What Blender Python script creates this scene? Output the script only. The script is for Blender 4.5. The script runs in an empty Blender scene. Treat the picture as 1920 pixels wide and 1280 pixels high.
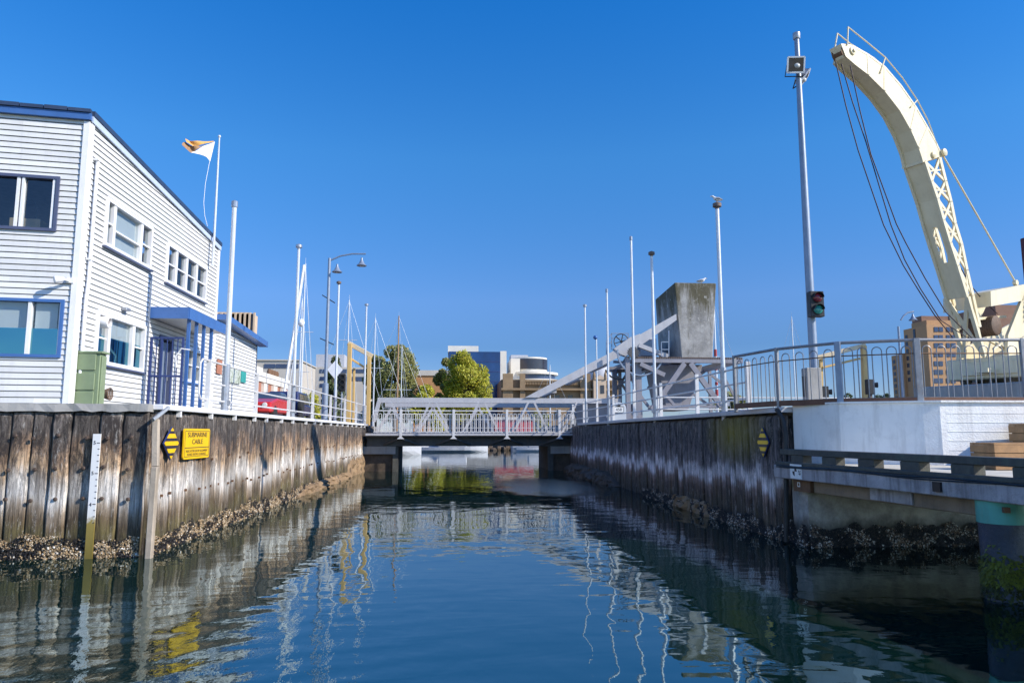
import bpy, bmesh, math, random
import numpy as np
from mathutils import Vector, Matrix, noise

rnd = random.Random(11)
R = math.radians
sc = bpy.context.scene
COL = sc.collection
V = Vector

# ------------------------------------------------------------------ camera, sky, sun, exposure
F, PSI, TH, EYE = 1355.0, R(4.6), R(7.23), 2.2
cd = bpy.data.cameras.new('camera')
cd.sensor_width = 36.0
cd.lens = 36.0 * F / 1920.0
cd.clip_start, cd.clip_end = 0.1, 4000
cam = bpy.data.objects.new('camera', cd)
COL.objects.link(cam)
cam.location = (0, 0, EYE)
cam.rotation_euler = (math.pi / 2 + TH, 0, -PSI)
sc.camera = cam

SUN = V((0.78, -0.36, 0.53)).normalized()
world = bpy.data.worlds.new('World')
sc.world = world
world.use_nodes = True
wn, wl = world.node_tree.nodes, world.node_tree.links
bg = wn['Background']
sky = wn.new('ShaderNodeTexSky')
sky.sky_type = 'NISHITA'
sky.sun_disc = False
sky.sun_elevation = math.asin(SUN.z)
sky.sun_rotation = math.atan2(SUN.x, SUN.y)
sky.altitude = 0
sky.air_density = 1.0
sky.dust_density = 0.0
sky.ozone_density = 4.5
hs = wn.new('ShaderNodeHueSaturation')
hs.inputs['Saturation'].default_value = 1.2
hs.inputs['Hue'].default_value = 0.512
wl.new(sky.outputs[0], hs.inputs['Color'])
# the photograph's deep azure: less red overall, a calmer horizon
tcw = wn.new('ShaderNodeTexCoord'); sxw = wn.new('ShaderNodeSeparateXYZ'); rpw = wn.new('ShaderNodeValToRGB'); mxw = wn.new('ShaderNodeMix')
wl.new(tcw.outputs['Generated'], sxw.inputs[0]); wl.new(sxw.outputs[2], rpw.inputs[0])
els = rpw.color_ramp.elements
while len(els) < 5: els.new(.5)
for el, (p_, c_) in zip(els, ((0.0, (.29, .32, .51)), (.118, (.29, .365, .47)), (.18, (.46, .52, .59)), (.363, (.43, .78, .78)), (.56, (.16, .78, .91)))):
    el.position = p_; el.color = (*c_, 1)
mxw.data_type = 'RGBA'; mxw.blend_type = 'MULTIPLY'; 
mrw = wn.new('ShaderNodeMapRange'); mrw.inputs[1].default_value = -.15; mrw.inputs[2].default_value = .35   # tones the sky ahead; the half behind stays bright as added fill
wl.new(sxw.outputs[1], mrw.inputs[0]); wl.new(mrw.outputs[0], mxw.inputs[0])
wl.new(hs.outputs[0], mxw.inputs[6]); wl.new(rpw.outputs[0], mxw.inputs[7])
wl.new(mxw.outputs[2], bg.inputs['Color'])
bg.inputs['Strength'].default_value = 0.15
sl = bpy.data.lights.new('sun', 'SUN')
sl.energy = 3.7
sl.angle = R(0.5)
sl.color = (1.0, 0.93, 0.82)
so = bpy.data.objects.new('sun', sl)
COL.objects.link(so)
so.rotation_euler = SUN.to_track_quat('Z', 'Y').to_euler()
sc.view_settings.view_transform = 'Standard'
sc.view_settings.look = 'None'
sc.view_settings.exposure = 0.72
sc.view_settings.gamma = 1.0
sc.cycles.max_bounces = 8
sc.cycles.transparent_max_bounces = 12
sc.cycles.caustics_reflective = False
sc.cycles.caustics_refractive = False

# ------------------------------------------------------------------ photo measuring: a pixel and one known distance give a point
_fh = V((math.sin(PSI), math.cos(PSI), 0)); _rt = V((math.cos(PSI), -math.sin(PSI), 0)); _z = V((0, 0, 1))
_fw = _fh * math.cos(TH) + _z * math.sin(TH); _up = -_fh * math.sin(TH) + _z * math.cos(TH)
EYEP = V((0, 0, EYE))

def ray(u, v): return _fw * F + _rt * (u - 960) - _up * (v - 640)

def at(u, v, X=None, Y=None, z=None, D=None):
    d = ray(u, v)
    if X is not None: k = X / d.x
    elif Y is not None: k = Y / d.y
    elif z is not None: k = (z - EYE) / d.z
    else: k = D / d.dot(_fh)
    return EYEP + d * k

def on_plane(u, v, o, n):
    d = ray(u, v)
    return EYEP + d * ((o - EYEP).dot(n) / d.dot(n))

class Wall:
    """a vertical wall plane: s runs along it, n out of it, t up"""
    def __init__(s, o, ex):
        s.o = V(o); s.ex = V(ex).normalized(); s.ez = V((0, 0, 1)); s.en = s.ex.cross(s.ez)
    def flip(s): s.en = -s.en; return s
    def w(s, a, n, t): return s.o + s.ex * a + s.en * n + s.ez * t
    def px(s, u, v):
        p = on_plane(u, v, s.o, s.en) - s.o
        return p.dot(s.ex), p.z

# ------------------------------------------------------------------ mesh builder
def origin_of(o):
    p = V((0, 0, 0))
    while o is not None:
        p = p + o.location; o = o.parent
    return p

class MB:
    def __init__(s): s.v = []; s.f = []; s.c = []; s.smooth = False
    def add(s, vs, fs, c=None):
        b = len(s.v)
        s.v += [V(p) for p in vs]
        s.f += [tuple(i + b for i in f) for f in fs]
        s.c += [c] * len(fs)
        return s
    def box(s, lo, hi, c=None):
        x0, y0, z0 = lo; x1, y1, z1 = hi
        return s.hexa([V((x0, y0, z0)), V((x1, y0, z0)), V((x1, y1, z0)), V((x0, y1, z0)), V((x0, y0, z1)), V((x1, y0, z1)), V((x1, y1, z1)), V((x0, y1, z1))], c)
    def hexa(s, p, c=None):
        return s.add(p, [(3, 2, 1, 0), (4, 5, 6, 7), (0, 1, 5, 4), (1, 2, 6, 5), (2, 3, 7, 6), (3, 0, 4, 7)], c)
    def wbox(s, W, s0, s1, n0, n1, t0, t1, c=None):
        return s.hexa([W.w(s0, n0, t0), W.w(s1, n0, t0), W.w(s1, n1, t0), W.w(s0, n1, t0), W.w(s0, n0, t1), W.w(s1, n0, t1), W.w(s1, n1, t1), W.w(s0, n1, t1)], c)
    def bar(s, a, b, w, h=None, up=(0, 0, 1), c=None):
        a, b, up = V(a), V(b), V(up); h = w if h is None else h
        d = (b - a).normalized()
        if abs(d.dot(up)) > .99: up = V((0, 1, 0))
        x = d.cross(up).normalized(); y = x.cross(d).normalized()
        x *= w / 2; y *= h / 2
        return s.hexa([a - x - y, a + x - y, a + x + y, a - x + y, b - x - y, b + x - y, b + x + y, b - x + y], c)
    def tube(s, pts, r, n=8, c=None):
        pts = [V(p) for p in pts]; m = len(pts)
        rs = r if isinstance(r, (list, tuple)) else [r] * m
        ds = [((pts[min(i + 1, m - 1)] - pts[max(i - 1, 0)])).normalized() for i in range(m)]
        ref = V((0, 0, 1)) if abs(ds[0].z) < .9 else V((1, 0, 0))
        x = ds[0].cross(ref).normalized(); vs = []
        for i in range(m):
            x = (x - ds[i] * x.dot(ds[i])).normalized(); y = ds[i].cross(x)
            for k in range(n):
                a = 2 * math.pi * k / n
                vs.append(pts[i] + (x * math.cos(a) + y * math.sin(a)) * rs[i])
        fs = [(i * n + k, i * n + (k + 1) % n, (i + 1) * n + (k + 1) % n, (i + 1) * n + k) for i in range(m - 1) for k in range(n)]
        fs += [tuple(range(n - 1, -1, -1)), tuple(range((m - 1) * n, m * n))]
        s.smooth = True
        return s.add(vs, fs, c)
    def lathe(s, prof, o, n=16, ax=(0, 0, 1), c=None):
        o = V(o); ax = V(ax).normalized()
        ref = V((1, 0, 0)) if abs(ax.x) < .9 else V((0, 1, 0))
        x = ax.cross(ref).normalized(); y = ax.cross(x)
        vs = []
        for r, h in prof:
            for k in range(n):
                a = 2 * math.pi * k / n
                vs.append(o + ax * h + (x * math.cos(a) + y * math.sin(a)) * max(r, 1e-4))
        m = len(prof)
        fs = [(i * n + k, i * n + (k + 1) % n, (i + 1) * n + (k + 1) % n, (i + 1) * n + k) for i in range(m - 1) for k in range(n)]
        fs += [tuple(range(n - 1, -1, -1)), tuple(range((m - 1) * n, m * n))]
        s.smooth = True
        return s.add(vs, fs, c)
    def prism(s, poly, ext, c=None):
        poly = [V(p) for p in poly]; ext = V(ext); n = len(poly)
        fs = [tuple(range(n - 1, -1, -1)), tuple(range(n, 2 * n))] + [(i, (i + 1) % n, n + (i + 1) % n, n + i) for i in range(n)]
        return s.add(poly + [p + ext for p in poly], fs, c)
    def ribbon(s, A, B, ext, c=None):
        """closed strip between two polylines, thickened by ext"""
        A = [V(p) for p in A]; B = [V(p) for p in B]; n = len(A)
        ext = [V(e) for e in ext] if isinstance(ext, list) else [V(ext)] * n
        vs = A + B + [p + e for p, e in zip(A, ext)] + [p + e for p, e in zip(B, ext)]; fs = []
        for i in range(n - 1):
            fs += [(i, i + 1, n + i + 1, n + i), (2 * n + i, 3 * n + i, 3 * n + i + 1, 2 * n + i + 1),
                   (i, 2 * n + i, 2 * n + i + 1, i + 1), (n + i, n + i + 1, 3 * n + i + 1, 3 * n + i)]
        fs += [(0, n, 3 * n, 2 * n), (n - 1, 3 * n - 1, 4 * n - 1, 2 * n - 1)]
        return s.add(vs, fs, c)
    def ball(s, o, rx, ry=None, rz=None, n=10, m=6, c=None):
        ry = rx if ry is None else ry; rz = rx if rz is None else rz
        o = V(o); vs = []
        for i in range(m + 1):
            p = math.pi * i / m
            for k in range(n):
                a = 2 * math.pi * k / n
                vs.append(o + V((rx * math.sin(p) * math.cos(a), ry * math.sin(p) * math.sin(a), -rz * math.cos(p))))
        fs = [(i * n + k, i * n + (k + 1) % n, (i + 1) * n + (k + 1) % n, (i + 1) * n + k) for i in range(m) for k in range(n)]
        s.smooth = True
        return s.add(vs, fs, c)
    def build(s, name, mat, parent=None, bevel=0, fix=True, origin=None):
        if parent is not None: o = origin_of(parent)
        elif origin is not None: o = V(origin)
        else:
            xs = [p.x for p in s.v]; ys = [p.y for p in s.v]; zs = [p.z for p in s.v]
            o = V(((min(xs) + max(xs)) / 2, (min(ys) + max(ys)) / 2, min(zs)))
        me = bpy.data.meshes.new(name)
        me.from_pydata([tuple(p - o) for p in s.v], [], s.f)
        if any(c is not None for c in s.c):
            at_ = me.color_attributes.new('Col', 'FLOAT_COLOR', 'CORNER')
            buf = []
            for f, c in zip(s.f, s.c):
                c = c if c is not None else (.5, .5, .5)
                buf += [c[0], c[1], c[2], 1.0] * len(f)
            at_.data.foreach_set('color', buf)
        if fix or bevel:
            bm = bmesh.new(); bm.from_mesh(me)
            if fix:
                bmesh.ops.remove_doubles(bm, verts=bm.verts, dist=1e-5)
                bmesh.ops.recalc_face_normals(bm, faces=bm.faces)
            if bevel:
                bmesh.ops.bevel(bm, geom=[e for e in bm.edges if len(e.link_faces) == 2 and e.calc_face_angle(0) > .5], offset=bevel, segments=1, affect='EDGES', clamp_overlap=True)
            bm.to_mesh(me); bm.free()
        me.materials.append(mat)
        if s.smooth:
            me.shade_smooth(); me.set_sharp_from_angle(angle=R(35))
        ob = bpy.data.objects.new(name, me)
        COL.objects.link(ob)
        if parent is not None: ob.parent = parent
        else: ob.location = o
        return ob

def tag(o, label=None, cat=None, group=None, kind=None):
    if label: o['label'] = label
    if cat: o['category'] = cat
    if group: o['group'] = group
    if kind: o['kind'] = kind
    return o

def thing(name, loc, label, cat, group=None):
    o = bpy.data.objects.new(name, None); COL.objects.link(o)
    o.location = V(loc); o.empty_display_size = .2
    return tag(o, label, cat, group)

def twin(o, dloc, parent=None):
    """copy of one mesh object, moved"""
    c = o.copy(); COL.objects.link(c)
    if parent is not None: c.parent = parent
    c.location = o.location + V(dloc)
    return c

def copy_tree(o, loc):
    c = o.copy(); COL.objects.link(c); c.location = V(loc)
    for ch in list(o.children):
        d = ch.copy(); COL.objects.link(d); d.parent = c
        for g in list(ch.children):
            e = g.copy(); COL.objects.link(e); e.parent = d
    return c

def lettering(body, o, ex, ez, size, mat, parent, name='lettering', depth=.003, wide=1.0):
    """flat letters centred on o, running along ex"""
    cu = bpy.data.curves.new('letters', 'FONT')
    cu.body = body; cu.size = size; cu.align_x = 'CENTER'; cu.align_y = 'CENTER'; cu.extrude = depth
    tmp = bpy.data.objects.new('letters', cu); COL.objects.link(tmp)
    dg = bpy.context.evaluated_depsgraph_get()
    me = bpy.data.meshes.new_from_object(tmp.evaluated_get(dg))
    bpy.data.objects.remove(tmp)
    ex, ez, o = V(ex).normalized(), V(ez).normalized(), V(o); en = ex.cross(ez)
    po = origin_of(parent)
    for p in me.vertices:
        p.co = o + ex * p.co.x * wide + ez * p.co.y + en * p.co.z - po
    me.name = name
    me.materials.clear(); me.materials.append(mat)
    ob = bpy.data.objects.new(name, me); COL.objects.link(ob); ob.parent = parent
    return ob

# ------------------------------------------------------------------ materials
class NT:
    def __init__(s, name):
        s.m = bpy.data.materials.new(name); s.m.use_nodes = True
        s.n, s.l = s.m.node_tree.nodes, s.m.node_tree.links
        s.p = s.n['Principled BSDF']; s.out = s.n['Material Output']
        s.geo = s.n.new('ShaderNodeNewGeometry')
    def link(s, a, b): s.l.new(a, b)
    def math(s, op, a, b=None, c=None):
        n = s.n.new('ShaderNodeMath'); n.operation = op
        for i, x in enumerate((a, b, c)):
            if x is None: continue
            if isinstance(x, (int, float)): n.inputs[i].default_value = x
            else: s.link(x, n.inputs[i])
        return n.outputs[0]
    def mapped(s, sca, rot=(0, 0, 0)):
        n = s.n.new('ShaderNodeMapping'); n.inputs['Scale'].default_value = sca; n.inputs['Rotation'].default_value = rot
        s.link(s.geo.outputs['Position'], n.inputs['Vector'])
        return n.outputs[0]
    def noise(s, vec, scale=1, detail=4, rough=.55, dist=0):
        n = s.n.new('ShaderNodeTexNoise')
        n.inputs['Scale'].default_value = scale; n.inputs['Detail'].default_value = detail
        n.inputs['Roughness'].default_value = rough; n.inputs['Distortion'].default_value = dist
        s.link(vec, n.inputs['Vector'])
        return n.outputs['Fac']
    def ramp(s, fac, stops, smooth=False):
        n = s.n.new('ShaderNodeValToRGB')
        if smooth: n.color_ramp.interpolation = 'EASE'
        e = n.color_ramp.elements
        while len(e) < len(stops): e.new(.5)
        for el, (p, c) in zip(e, stops):
            el.position = p; el.color = (*c, 1) if len(c) == 3 else c
        s.link(fac, n.inputs[0])
        return n.outputs[0]
    def rng(s, fac, a, b, c, d):
        n = s.n.new('ShaderNodeMapRange')
        for i, x in enumerate((a, b, c, d)): n.inputs[i + 1].default_value = x
        s.link(fac, n.inputs[0])
        return n.outputs[0]
    def mix(s, fac, a, b, blend='MIX'):
        n = s.n.new('ShaderNodeMix'); n.data_type = 'RGBA'; n.blend_type = blend
        for i, x in ((0, fac), (6, a), (7, b)):
            if isinstance(x, (int, float)): n.inputs[i].default_value = x
            elif isinstance(x, tuple): n.inputs[i].default_value = (*x, 1)
            else: s.link(x, n.inputs[i])
        return n.outputs[2]
    def bump(s, h, dist=.01, strength=1.0):
        n = s.n.new('ShaderNodeBump'); n.inputs['Strength'].default_value = strength; n.inputs['Distance'].default_value = dist
        s.link(h, n.inputs['Height']); s.link(n.outputs[0], s.p.inputs['Normal'])
    def z(s):
        n = s.n.new('ShaderNodeSeparateXYZ'); s.link(s.geo.outputs['Position'], n.inputs[0])
        return n.outputs
    def attr(s):
        n = s.n.new('ShaderNodeVertexColor'); n.layer_name = 'Col'
        return n.outputs[0]

def mat(name, col, rough=.5, metal=0.0, var=.15, scale=2.0, bump=.0, streak=None, spots=None, vcol=False):
    t = NT(name)
    pos = t.geo.outputs['Position']
    n1 = t.noise(pos, scale, 6, .6)
    k = t.rng(n1, .25, .75, 1 - var, 1 + var)
    base = t.mix(1.0, tuple(col), k, 'MULTIPLY')
    if vcol: base = t.mix(1.0, base, t.attr(), 'MULTIPLY')
    if streak:
        c, amt = streak
        n2 = t.noise(t.mapped((3, 3, .35)), 2, 5, .65)
        base = t.mix(t.rng(n2, .5, .75, 0, amt), base, tuple(c))
    if spots:
        c, amt, sca = spots
        n3 = t.noise(pos, sca, 8, .7)
        base = t.mix(t.rng(n3, .52, .7, 0, amt), base, tuple(c))
    t.link(base, t.p.inputs['Base Color'])
    t.p.inputs['Metallic'].default_value = metal
    r = t.rng(t.noise(pos, scale * 3, 4), .3, .7, max(.02, rough - .1), min(1, rough + .1))
    t.link(r, t.p.inputs['Roughness'])
    if bump: t.bump(t.noise(pos, 25, 6, .7), bump)
    return t.m

def timber(name, stops, dark, light, dark_amt, moss=None, spread=.7):
    """weathered tidal planking: tide bands by height, vertical grain, blotches"""
    t = NT(name)
    xyz = t.z(); a = t.n.new('ShaderNodeSeparateColor'); t.link(t.attr(), a.inputs[0])
    n1 = t.noise(t.mapped((7, 7, .35)), 1.6, 7, .72)
    zz = t.math('ADD', xyz[2], t.math('MULTIPLY', t.math('SUBTRACT', n1, .5), spread))
    zz = t.math('ADD', zz, t.math('MULTIPLY', t.math('SUBTRACT', a.outputs[0], .5), .36))
    base = t.ramp(t.math('DIVIDE', zz, 3.0), stops)
    grain = t.noise(t.mapped((11, 11, .7)), 1.0, 10, .85, 1.0)
    base = t.mix(1.0, base, t.rng(grain, .38, .60, .14, 1.7), 'MULTIPLY')
    blot = t.noise(t.mapped((2.4, 2.4, .9)), 1.9, 10, .82, .6)
    up = t.math('MULTIPLY', t.rng(blot, .45, .55, 0, dark_amt), t.rng(xyz[2], 1.0, 1.8, .2, 1))
    base = t.mix(up, base, tuple(dark))
    spk = t.noise(t.mapped((6, 6, 1.3)), 2.2, 10, .85)
    base = t.mix(t.rng(spk, .55, .66, 0, .8), base, tuple(light))
    pit = t.noise(t.mapped((9, 9, 1.6)), 2.0, 10, .85, .4)
    base = t.mix(t.rng(pit, .56, .64, 0, .85), base, tuple(dark))
    base = t.mix(1.0, base, t.rng(a.outputs[1], 0, 1, .68, 1.25), 'MULTIPLY')
    if moss:
        c, (x, y, z), r = moss
        d = t.n.new('ShaderNodeVectorMath'); d.operation = 'DISTANCE'
        mp = t.n.new('ShaderNodeMapping'); mp.inputs['Scale'].default_value = (1, .5, 1.3)
        t.link(t.geo.outputs['Position'], mp.inputs[0]); t.link(mp.outputs[0], d.inputs[0]); d.inputs[1].default_value = (x, y * .5, z * 1.3)
        k = t.math('MULTIPLY', t.rng(d.outputs['Value'], 0, r, 1, 0), t.rng(grain, .3, .6, .2, 1))
        base = t.mix(k, base, tuple(c))
    t.link(base, t.p.inputs['Base Color'])
    t.p.inputs['Roughness'].default_value = .82
    t.bump(t.math('ADD', grain, t.math('MULTIPLY', spk, .5)), .035)
    return t.m

M = {}
M['siding'] = mat('white_siding', (.68, .685, .69), .5, var=.07, scale=1.5, streak=((.42, .41, .39), .3), vcol=True)
M['white'] = mat('white_paint', (.78, .78, .79), .4, var=.06, scale=4, streak=((.45, .38, .3), .15))
M['frame_blue'] = mat('blue_grey_frame', (.075, .09, .16), .4, var=.1)
M['blue'] = mat('blue_paint', (.05, .135, .36), .35, var=.12, scale=3)
M['fasc_pale'] = mat('pale_blue_fascia', (.50, .58, .72), .4, var=.06)
M['navy'] = mat('navy_paint', (.025, .045, .16), .4, var=.15)
M['soffit'] = mat('soffit', (.75, .74, .70), .5, var=.05)
M['inside'] = mat('dark_room', (.10, .09, .085), .9, var=.2)
M['blind'] = mat('white_blind', (.8, .79, .76), .7, var=.04)
M['roofmetal'] = mat('dark_roof_edge', (.03, .05, .10), .4, var=.2)
M['green_box'] = mat('green_cabinet', (.21, .27, .15), .55, var=.12, scale=4, streak=((.3, .3, .25), .25))
M['hose'] = mat('hose_brown', (.13, .08, .05), .6)
M['steel'] = mat('galvanised_steel', (.36, .38, .42), .42, .55, var=.14, scale=8, spots=((.3, .2, .12), .3, 7))
M['rail_grey'] = mat('dull_grey_rail', (.23, .24, .26), .5, .35, var=.2, scale=8, spots=((.2, .12, .07), .4, 7))
M['steel_blue'] = mat('blue_grey_steel', (.24, .29, .37), .45, .3, var=.12, scale=4)
M['pole'] = mat('white_pole_paint', (.62, .65, .69), .35, .1, var=.1, scale=3, streak=((.3, .3, .32), .35))
M['rail_white'] = mat('white_rail', (.66, .65, .64), .42, .05, var=.1, scale=5, spots=((.32, .22, .14), .3, 6))
M['bridge'] = mat('bridge_paint', (.46, .455, .47), .45, .05, var=.10, scale=2, streak=((.35, .30, .26), .3))
M['tower'] = mat('grey_tower_paint', (.25, .245, .275), .5, .05, var=.14, scale=2, streak=((.22, .17, .14), .45))
M['bridge_dark'] = mat('dark_girder', (.07, .075, .08), .6, .1, var=.3, streak=((.15, .1, .07), .4))
M['grating'] = mat('rusty_grating', (.16, .12, .10), .7, .2, var=.3)
M['black'] = mat('black_metal', (.02, .02, .022), .5, .2, var=.2)
M['cwt'] = mat('weathered_concrete', (.33, .32, .29), .85, var=.28, scale=.9, bump=.006, streak=((.065, .055, .03), .85), spots=((.5, .5, .48), .5, 1.6))
def stained_block():
    t = NT('stained_counterweight'); xyz = t.z(); pos = t.geo.outputs['Position']
    n1 = t.noise(pos, .8, 8, .7); n2 = t.noise(t.mapped((1.6, 1.6, .22)), 1.5, 7, .7); n3 = t.noise(pos, 2.2, 9, .75)
    base = t.mix(t.rng(n1, .35, .65, 0, 1), (.20, .195, .185), (.42, .41, .39))
    top = t.math('ADD', t.rng(xyz[2], 8.2, 11.2, 0, .85), t.math('MULTIPLY', t.math('SUBTRACT', n2, .5), 2.6))
    base = t.mix(t.rng(top, .25, .75, 0, .92), base, (.075, .065, .03))
    base = t.mix(t.rng(n3, .57, .66, 0, .7), base, (.55, .54, .50))
    base = t.mix(t.rng(n2, .60, .70, 0, .7), base, (.05, .045, .03))
    t.link(base, t.p.inputs['Base Color']); t.p.inputs['Roughness'].default_value = .9
    t.bump(n3, .04)
    return t.m
M['cwt'] = stained_block()
M['concrete'] = mat('concrete', (.34, .33, .31), .85, var=.2, scale=1.4, bump=.006, streak=((.14, .13, .11), .5))
M['whitewall'] = mat('white_rendered_wall', (.86, .85, .82), .7, var=.09, scale=1.1, bump=.012, streak=((.50, .48, .45), .55), spots=((.55, .54, .52), .4, 3))
M['kick'] = mat('brown_kickboard', (.13, .055, .03), .6, var=.3, scale=6)
M['wetconc'] = None
M['dock'] = mat('dock_timber', (.085, .082, .072), .85, var=.35, scale=3, bump=.01, streak=((.05, .05, .045), .6), spots=((.10, .14, .09), .4, 3))
M['waler'] = mat('grey_waler_timber', (.40, .37, .38), .8, var=.35, scale=2.5, bump=.015, streak=((.09, .08, .08), .85), spots=((.16, .15, .14), .6, 4))
M['posttan'] = mat('tan_post_timber', (.42, .35, .27), .8, var=.3, scale=2, bump=.01, streak=((.12, .09, .06), .6))
M['brownbeam'] = mat('brown_beam', (.26, .19, .13), .8, var=.3, scale=2.5, bump=.01, streak=((.08, .06, .05), .5))
M['deck'] = mat('deck_boards', (.55, .52, .44), .8, var=.2, scale=3)
M['step'] = mat('varnished_step_timber', (.36, .19, .075), .5, var=.28, scale=5, bump=.004, streak=((.16, .08, .03), .5))
M['teal'] = mat('teal_sleeve', (.09, .37, .30), .5, var=.18, scale=3, bump=.004, streak=((.16, .13, .08), .5))
M['pile'] = mat('wet_pile', (.02, .028, .05), .35, var=.5, scale=4, bump=.015)
M['cream'] = mat('cream_crane_paint', (.72, .635, .43), .40, var=.08, scale=2.5, streak=((.42, .32, .18), .3), spots=((.55, .45, .28), .3, 5))
M['rope'] = mat('wire_rope', (.035, .012, .018), .6)
M['rust'] = mat('rusty_iron', (.16, .085, .045), .7, .2, var=.35, scale=8)
M['boltiron'] = mat('dark_bolt_iron', (.075, .05, .038), .7, .2, var=.5, scale=9)
M['drum'] = mat('winch_drum', (.11, .07, .05), .7, .1, var=.3, scale=10)
M['yellow_pale'] = mat('pale_yellow_steel', (.62, .50, .32), .5, var=.12)
M['yellow'] = mat('yellow_steel', (.62, .41, .15), .45, var=.12, scale=2, streak=((.35, .2, .06), .3))
M['signyellow'] = mat('sign_yellow', (.86, .52, .005), .4, var=.05, scale=9)
M['signblack'] = mat('sign_black', (.03, .025, .035), .5)
M['signwhite'] = mat('sign_white', (.78, .79, .78), .45, var=.05, scale=9)
M['gauge'] = None
M['lampglass'] = mat('lamp_glass', (.55, .56, .55), .25, var=.1)
M['redlens'] = mat('red_lens', (.16, .012, .02), .15)
M['greenlens'] = mat('green_lens', (.02, .22, .18), .15)
M['brick'] = mat('red_brick', (.38, .16, .10), .85, var=.2, scale=4)
M['sandstone'] = mat('sandstone', (.27, .185, .105), .85, var=.25, scale=.6, streak=((.14, .10, .06), .4))
M['beige'] = mat('beige_concrete', (.55, .42, .30), .8, var=.12, scale=.5)
M['greyoffice'] = mat('grey_office', (.48, .44, .38), .8, var=.1, scale=.3)
M['offwhite'] = mat('offwhite_wall', (.70, .66, .58), .7, var=.08, scale=.4)
M['winblue'] = mat('office_window', (.035, .055, .12), .2, .0, var=.3, scale=.4)
M['windark'] = mat('dark_window', (.03, .03, .045), .2, .0, var=.3, scale=.4)
M['blueglass'] = mat('blue_curtain_glass', (.012, .045, .15), .12, .2, var=.35, scale=.25)
M['hotel'] = mat('orange_hotel', (.44, .25, .12), .8, var=.12, scale=.3)
M['hotel_dark'] = mat('brown_hotel', (.22, .12, .08), .8, var=.12, scale=.3)
M['dome'] = mat('lead_dome', (.42, .43, .46), .6, var=.15)
M['carred'] = mat('red_car_paint', (.5, .02, .02), .22, var=.05)
M['carblue'] = mat('dark_blue_car_paint', (.02, .028, .10), .22, var=.05)
M['carglass'] = mat('car_glass', (.05, .06, .07), .08)
M['tyre'] = mat('tyre_rubber', (.02, .02, .02), .8)
M['hullwhite'] = mat('white_hull', (.50, .51, .53), .3, var=.06)
M['hullred'] = mat('red_antifouling', (.35, .03, .03), .5)
M['mast'] = mat('mast_aluminium', (.62, .64, .67), .35, .2, var=.1)
M['mastwood'] = mat('mast_timber', (.34, .2, .10), .5, var=.2)
M['stay'] = mat('stay_wire', (.45, .48, .52), .4, .5)
M['flagwhite'] = mat('flag_white', (.75, .72, .66), .8, var=.08)
M['flagbrown'] = mat('flag_brown', (.32, .18, .09), .8, var=.3, scale=5)
M['flagorange'] = mat('flag_orange', (.70, .36, .10), .8, var=.2, scale=5)
M['bark'] = mat('bark', (.09, .07, .05), .9, var=.3, scale=4)
M['earth'] = mat('paving', (.20, .19, .18), .9, var=.2, scale=.6)
M['gull'] = mat('gull_white', (.72, .72, .72), .7, var=.05)
M['gullgrey'] = mat('gull_grey', (.25, .26, .28), .7)
M['rock'] = mat('tan_rock', (.27, .18, .10), .9, var=.35, scale=3, bump=.02, streak=((.10, .07, .04), .6))
M['darkrock'] = mat('wet_rock', (.09, .065, .045), .8, var=.5, scale=3, bump=.02)
M['redkiosk'] = mat('red_kiosk', (.42, .06, .07), .6, var=.15)

def leaf_mat(name, col):
    t = NT(name)
    base = t.mix(1.0, tuple(col), t.attr(), 'MULTIPLY')
    t.link(base, t.p.inputs['Base Color'])
    t.p.inputs['Roughness'].default_value = .6
    tr = t.n.new('ShaderNodeBsdfTranslucent'); t.link(t.mix(1.0, base, (1.5, 1.5, .5), 'MULTIPLY'), tr.inputs['Color'])
    mx = t.n.new('ShaderNodeMixShader'); mx.inputs[0].default_value = .25
    t.link(t.p.outputs[0], mx.inputs[1]); t.link(tr.outputs[0], mx.inputs[2]); t.link(mx.outputs[0], t.out.inputs[0])
    return t.m
M['leaf_lime'] = leaf_mat('lime_foliage', (.30, .30, .025))
M['leaf_olive'] = leaf_mat('olive_foliage', (.21, .22, .09))
M['leaf_dark'] = leaf_mat('dark_foliage', (.075, .10, .045))

def glass(name, refl, tint, trans):
    t = NT(name)
    g = t.n.new('ShaderNodeBsdfGlossy'); g.inputs['Roughness'].default_value = .02; g.inputs['Color'].default_value = (*tint, 1)
    tr = t.n.new('ShaderNodeBsdfTransparent'); tr.inputs['Color'].default_value = (*trans, 1)
    fr = t.n.new('ShaderNodeFresnel'); fr.inputs['IOR'].default_value = 1.5
    bp = t.n.new('ShaderNodeBump'); bp.inputs['Distance'].default_value = .004
    t.link(t.noise(t.geo.outputs['Position'], 1.3, 1), bp.inputs['Height']); t.link(bp.outputs[0], g.inputs['Normal'])
    fac = t.math('MINIMUM', t.math('ADD', fr.outputs[0], refl), 1.0)
    fac = t.math('MULTIPLY', fac, t.math('SUBTRACT', 1.0, t.geo.outputs['Backfacing']))
    mx = t.n.new('ShaderNodeMixShader'); t.link(fac, mx.inputs[0]); t.link(tr.outputs[0], mx.inputs[1]); t.link(g.outputs[0], mx.inputs[2])
    t.link(mx.outputs[0], t.out.inputs[0])
    return t.m
M['glass'] = glass('window_glass', .04, (1, 1, 1), (.8, .84, .86))
M['reflection_tint'] = glass('reflection_tinted_glass', .26, (.30, .78, .98), (.40, .60, .66))  # teal put into the glass colour stands in for reflected sky and water

def shell_mat():
    t = NT('barnacle_shell')
    t.link(t.attr(), t.p.inputs['Base Color']); t.p.inputs['Roughness'].default_value = .55
    return t.m
M['shell'] = shell_mat()

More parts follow.
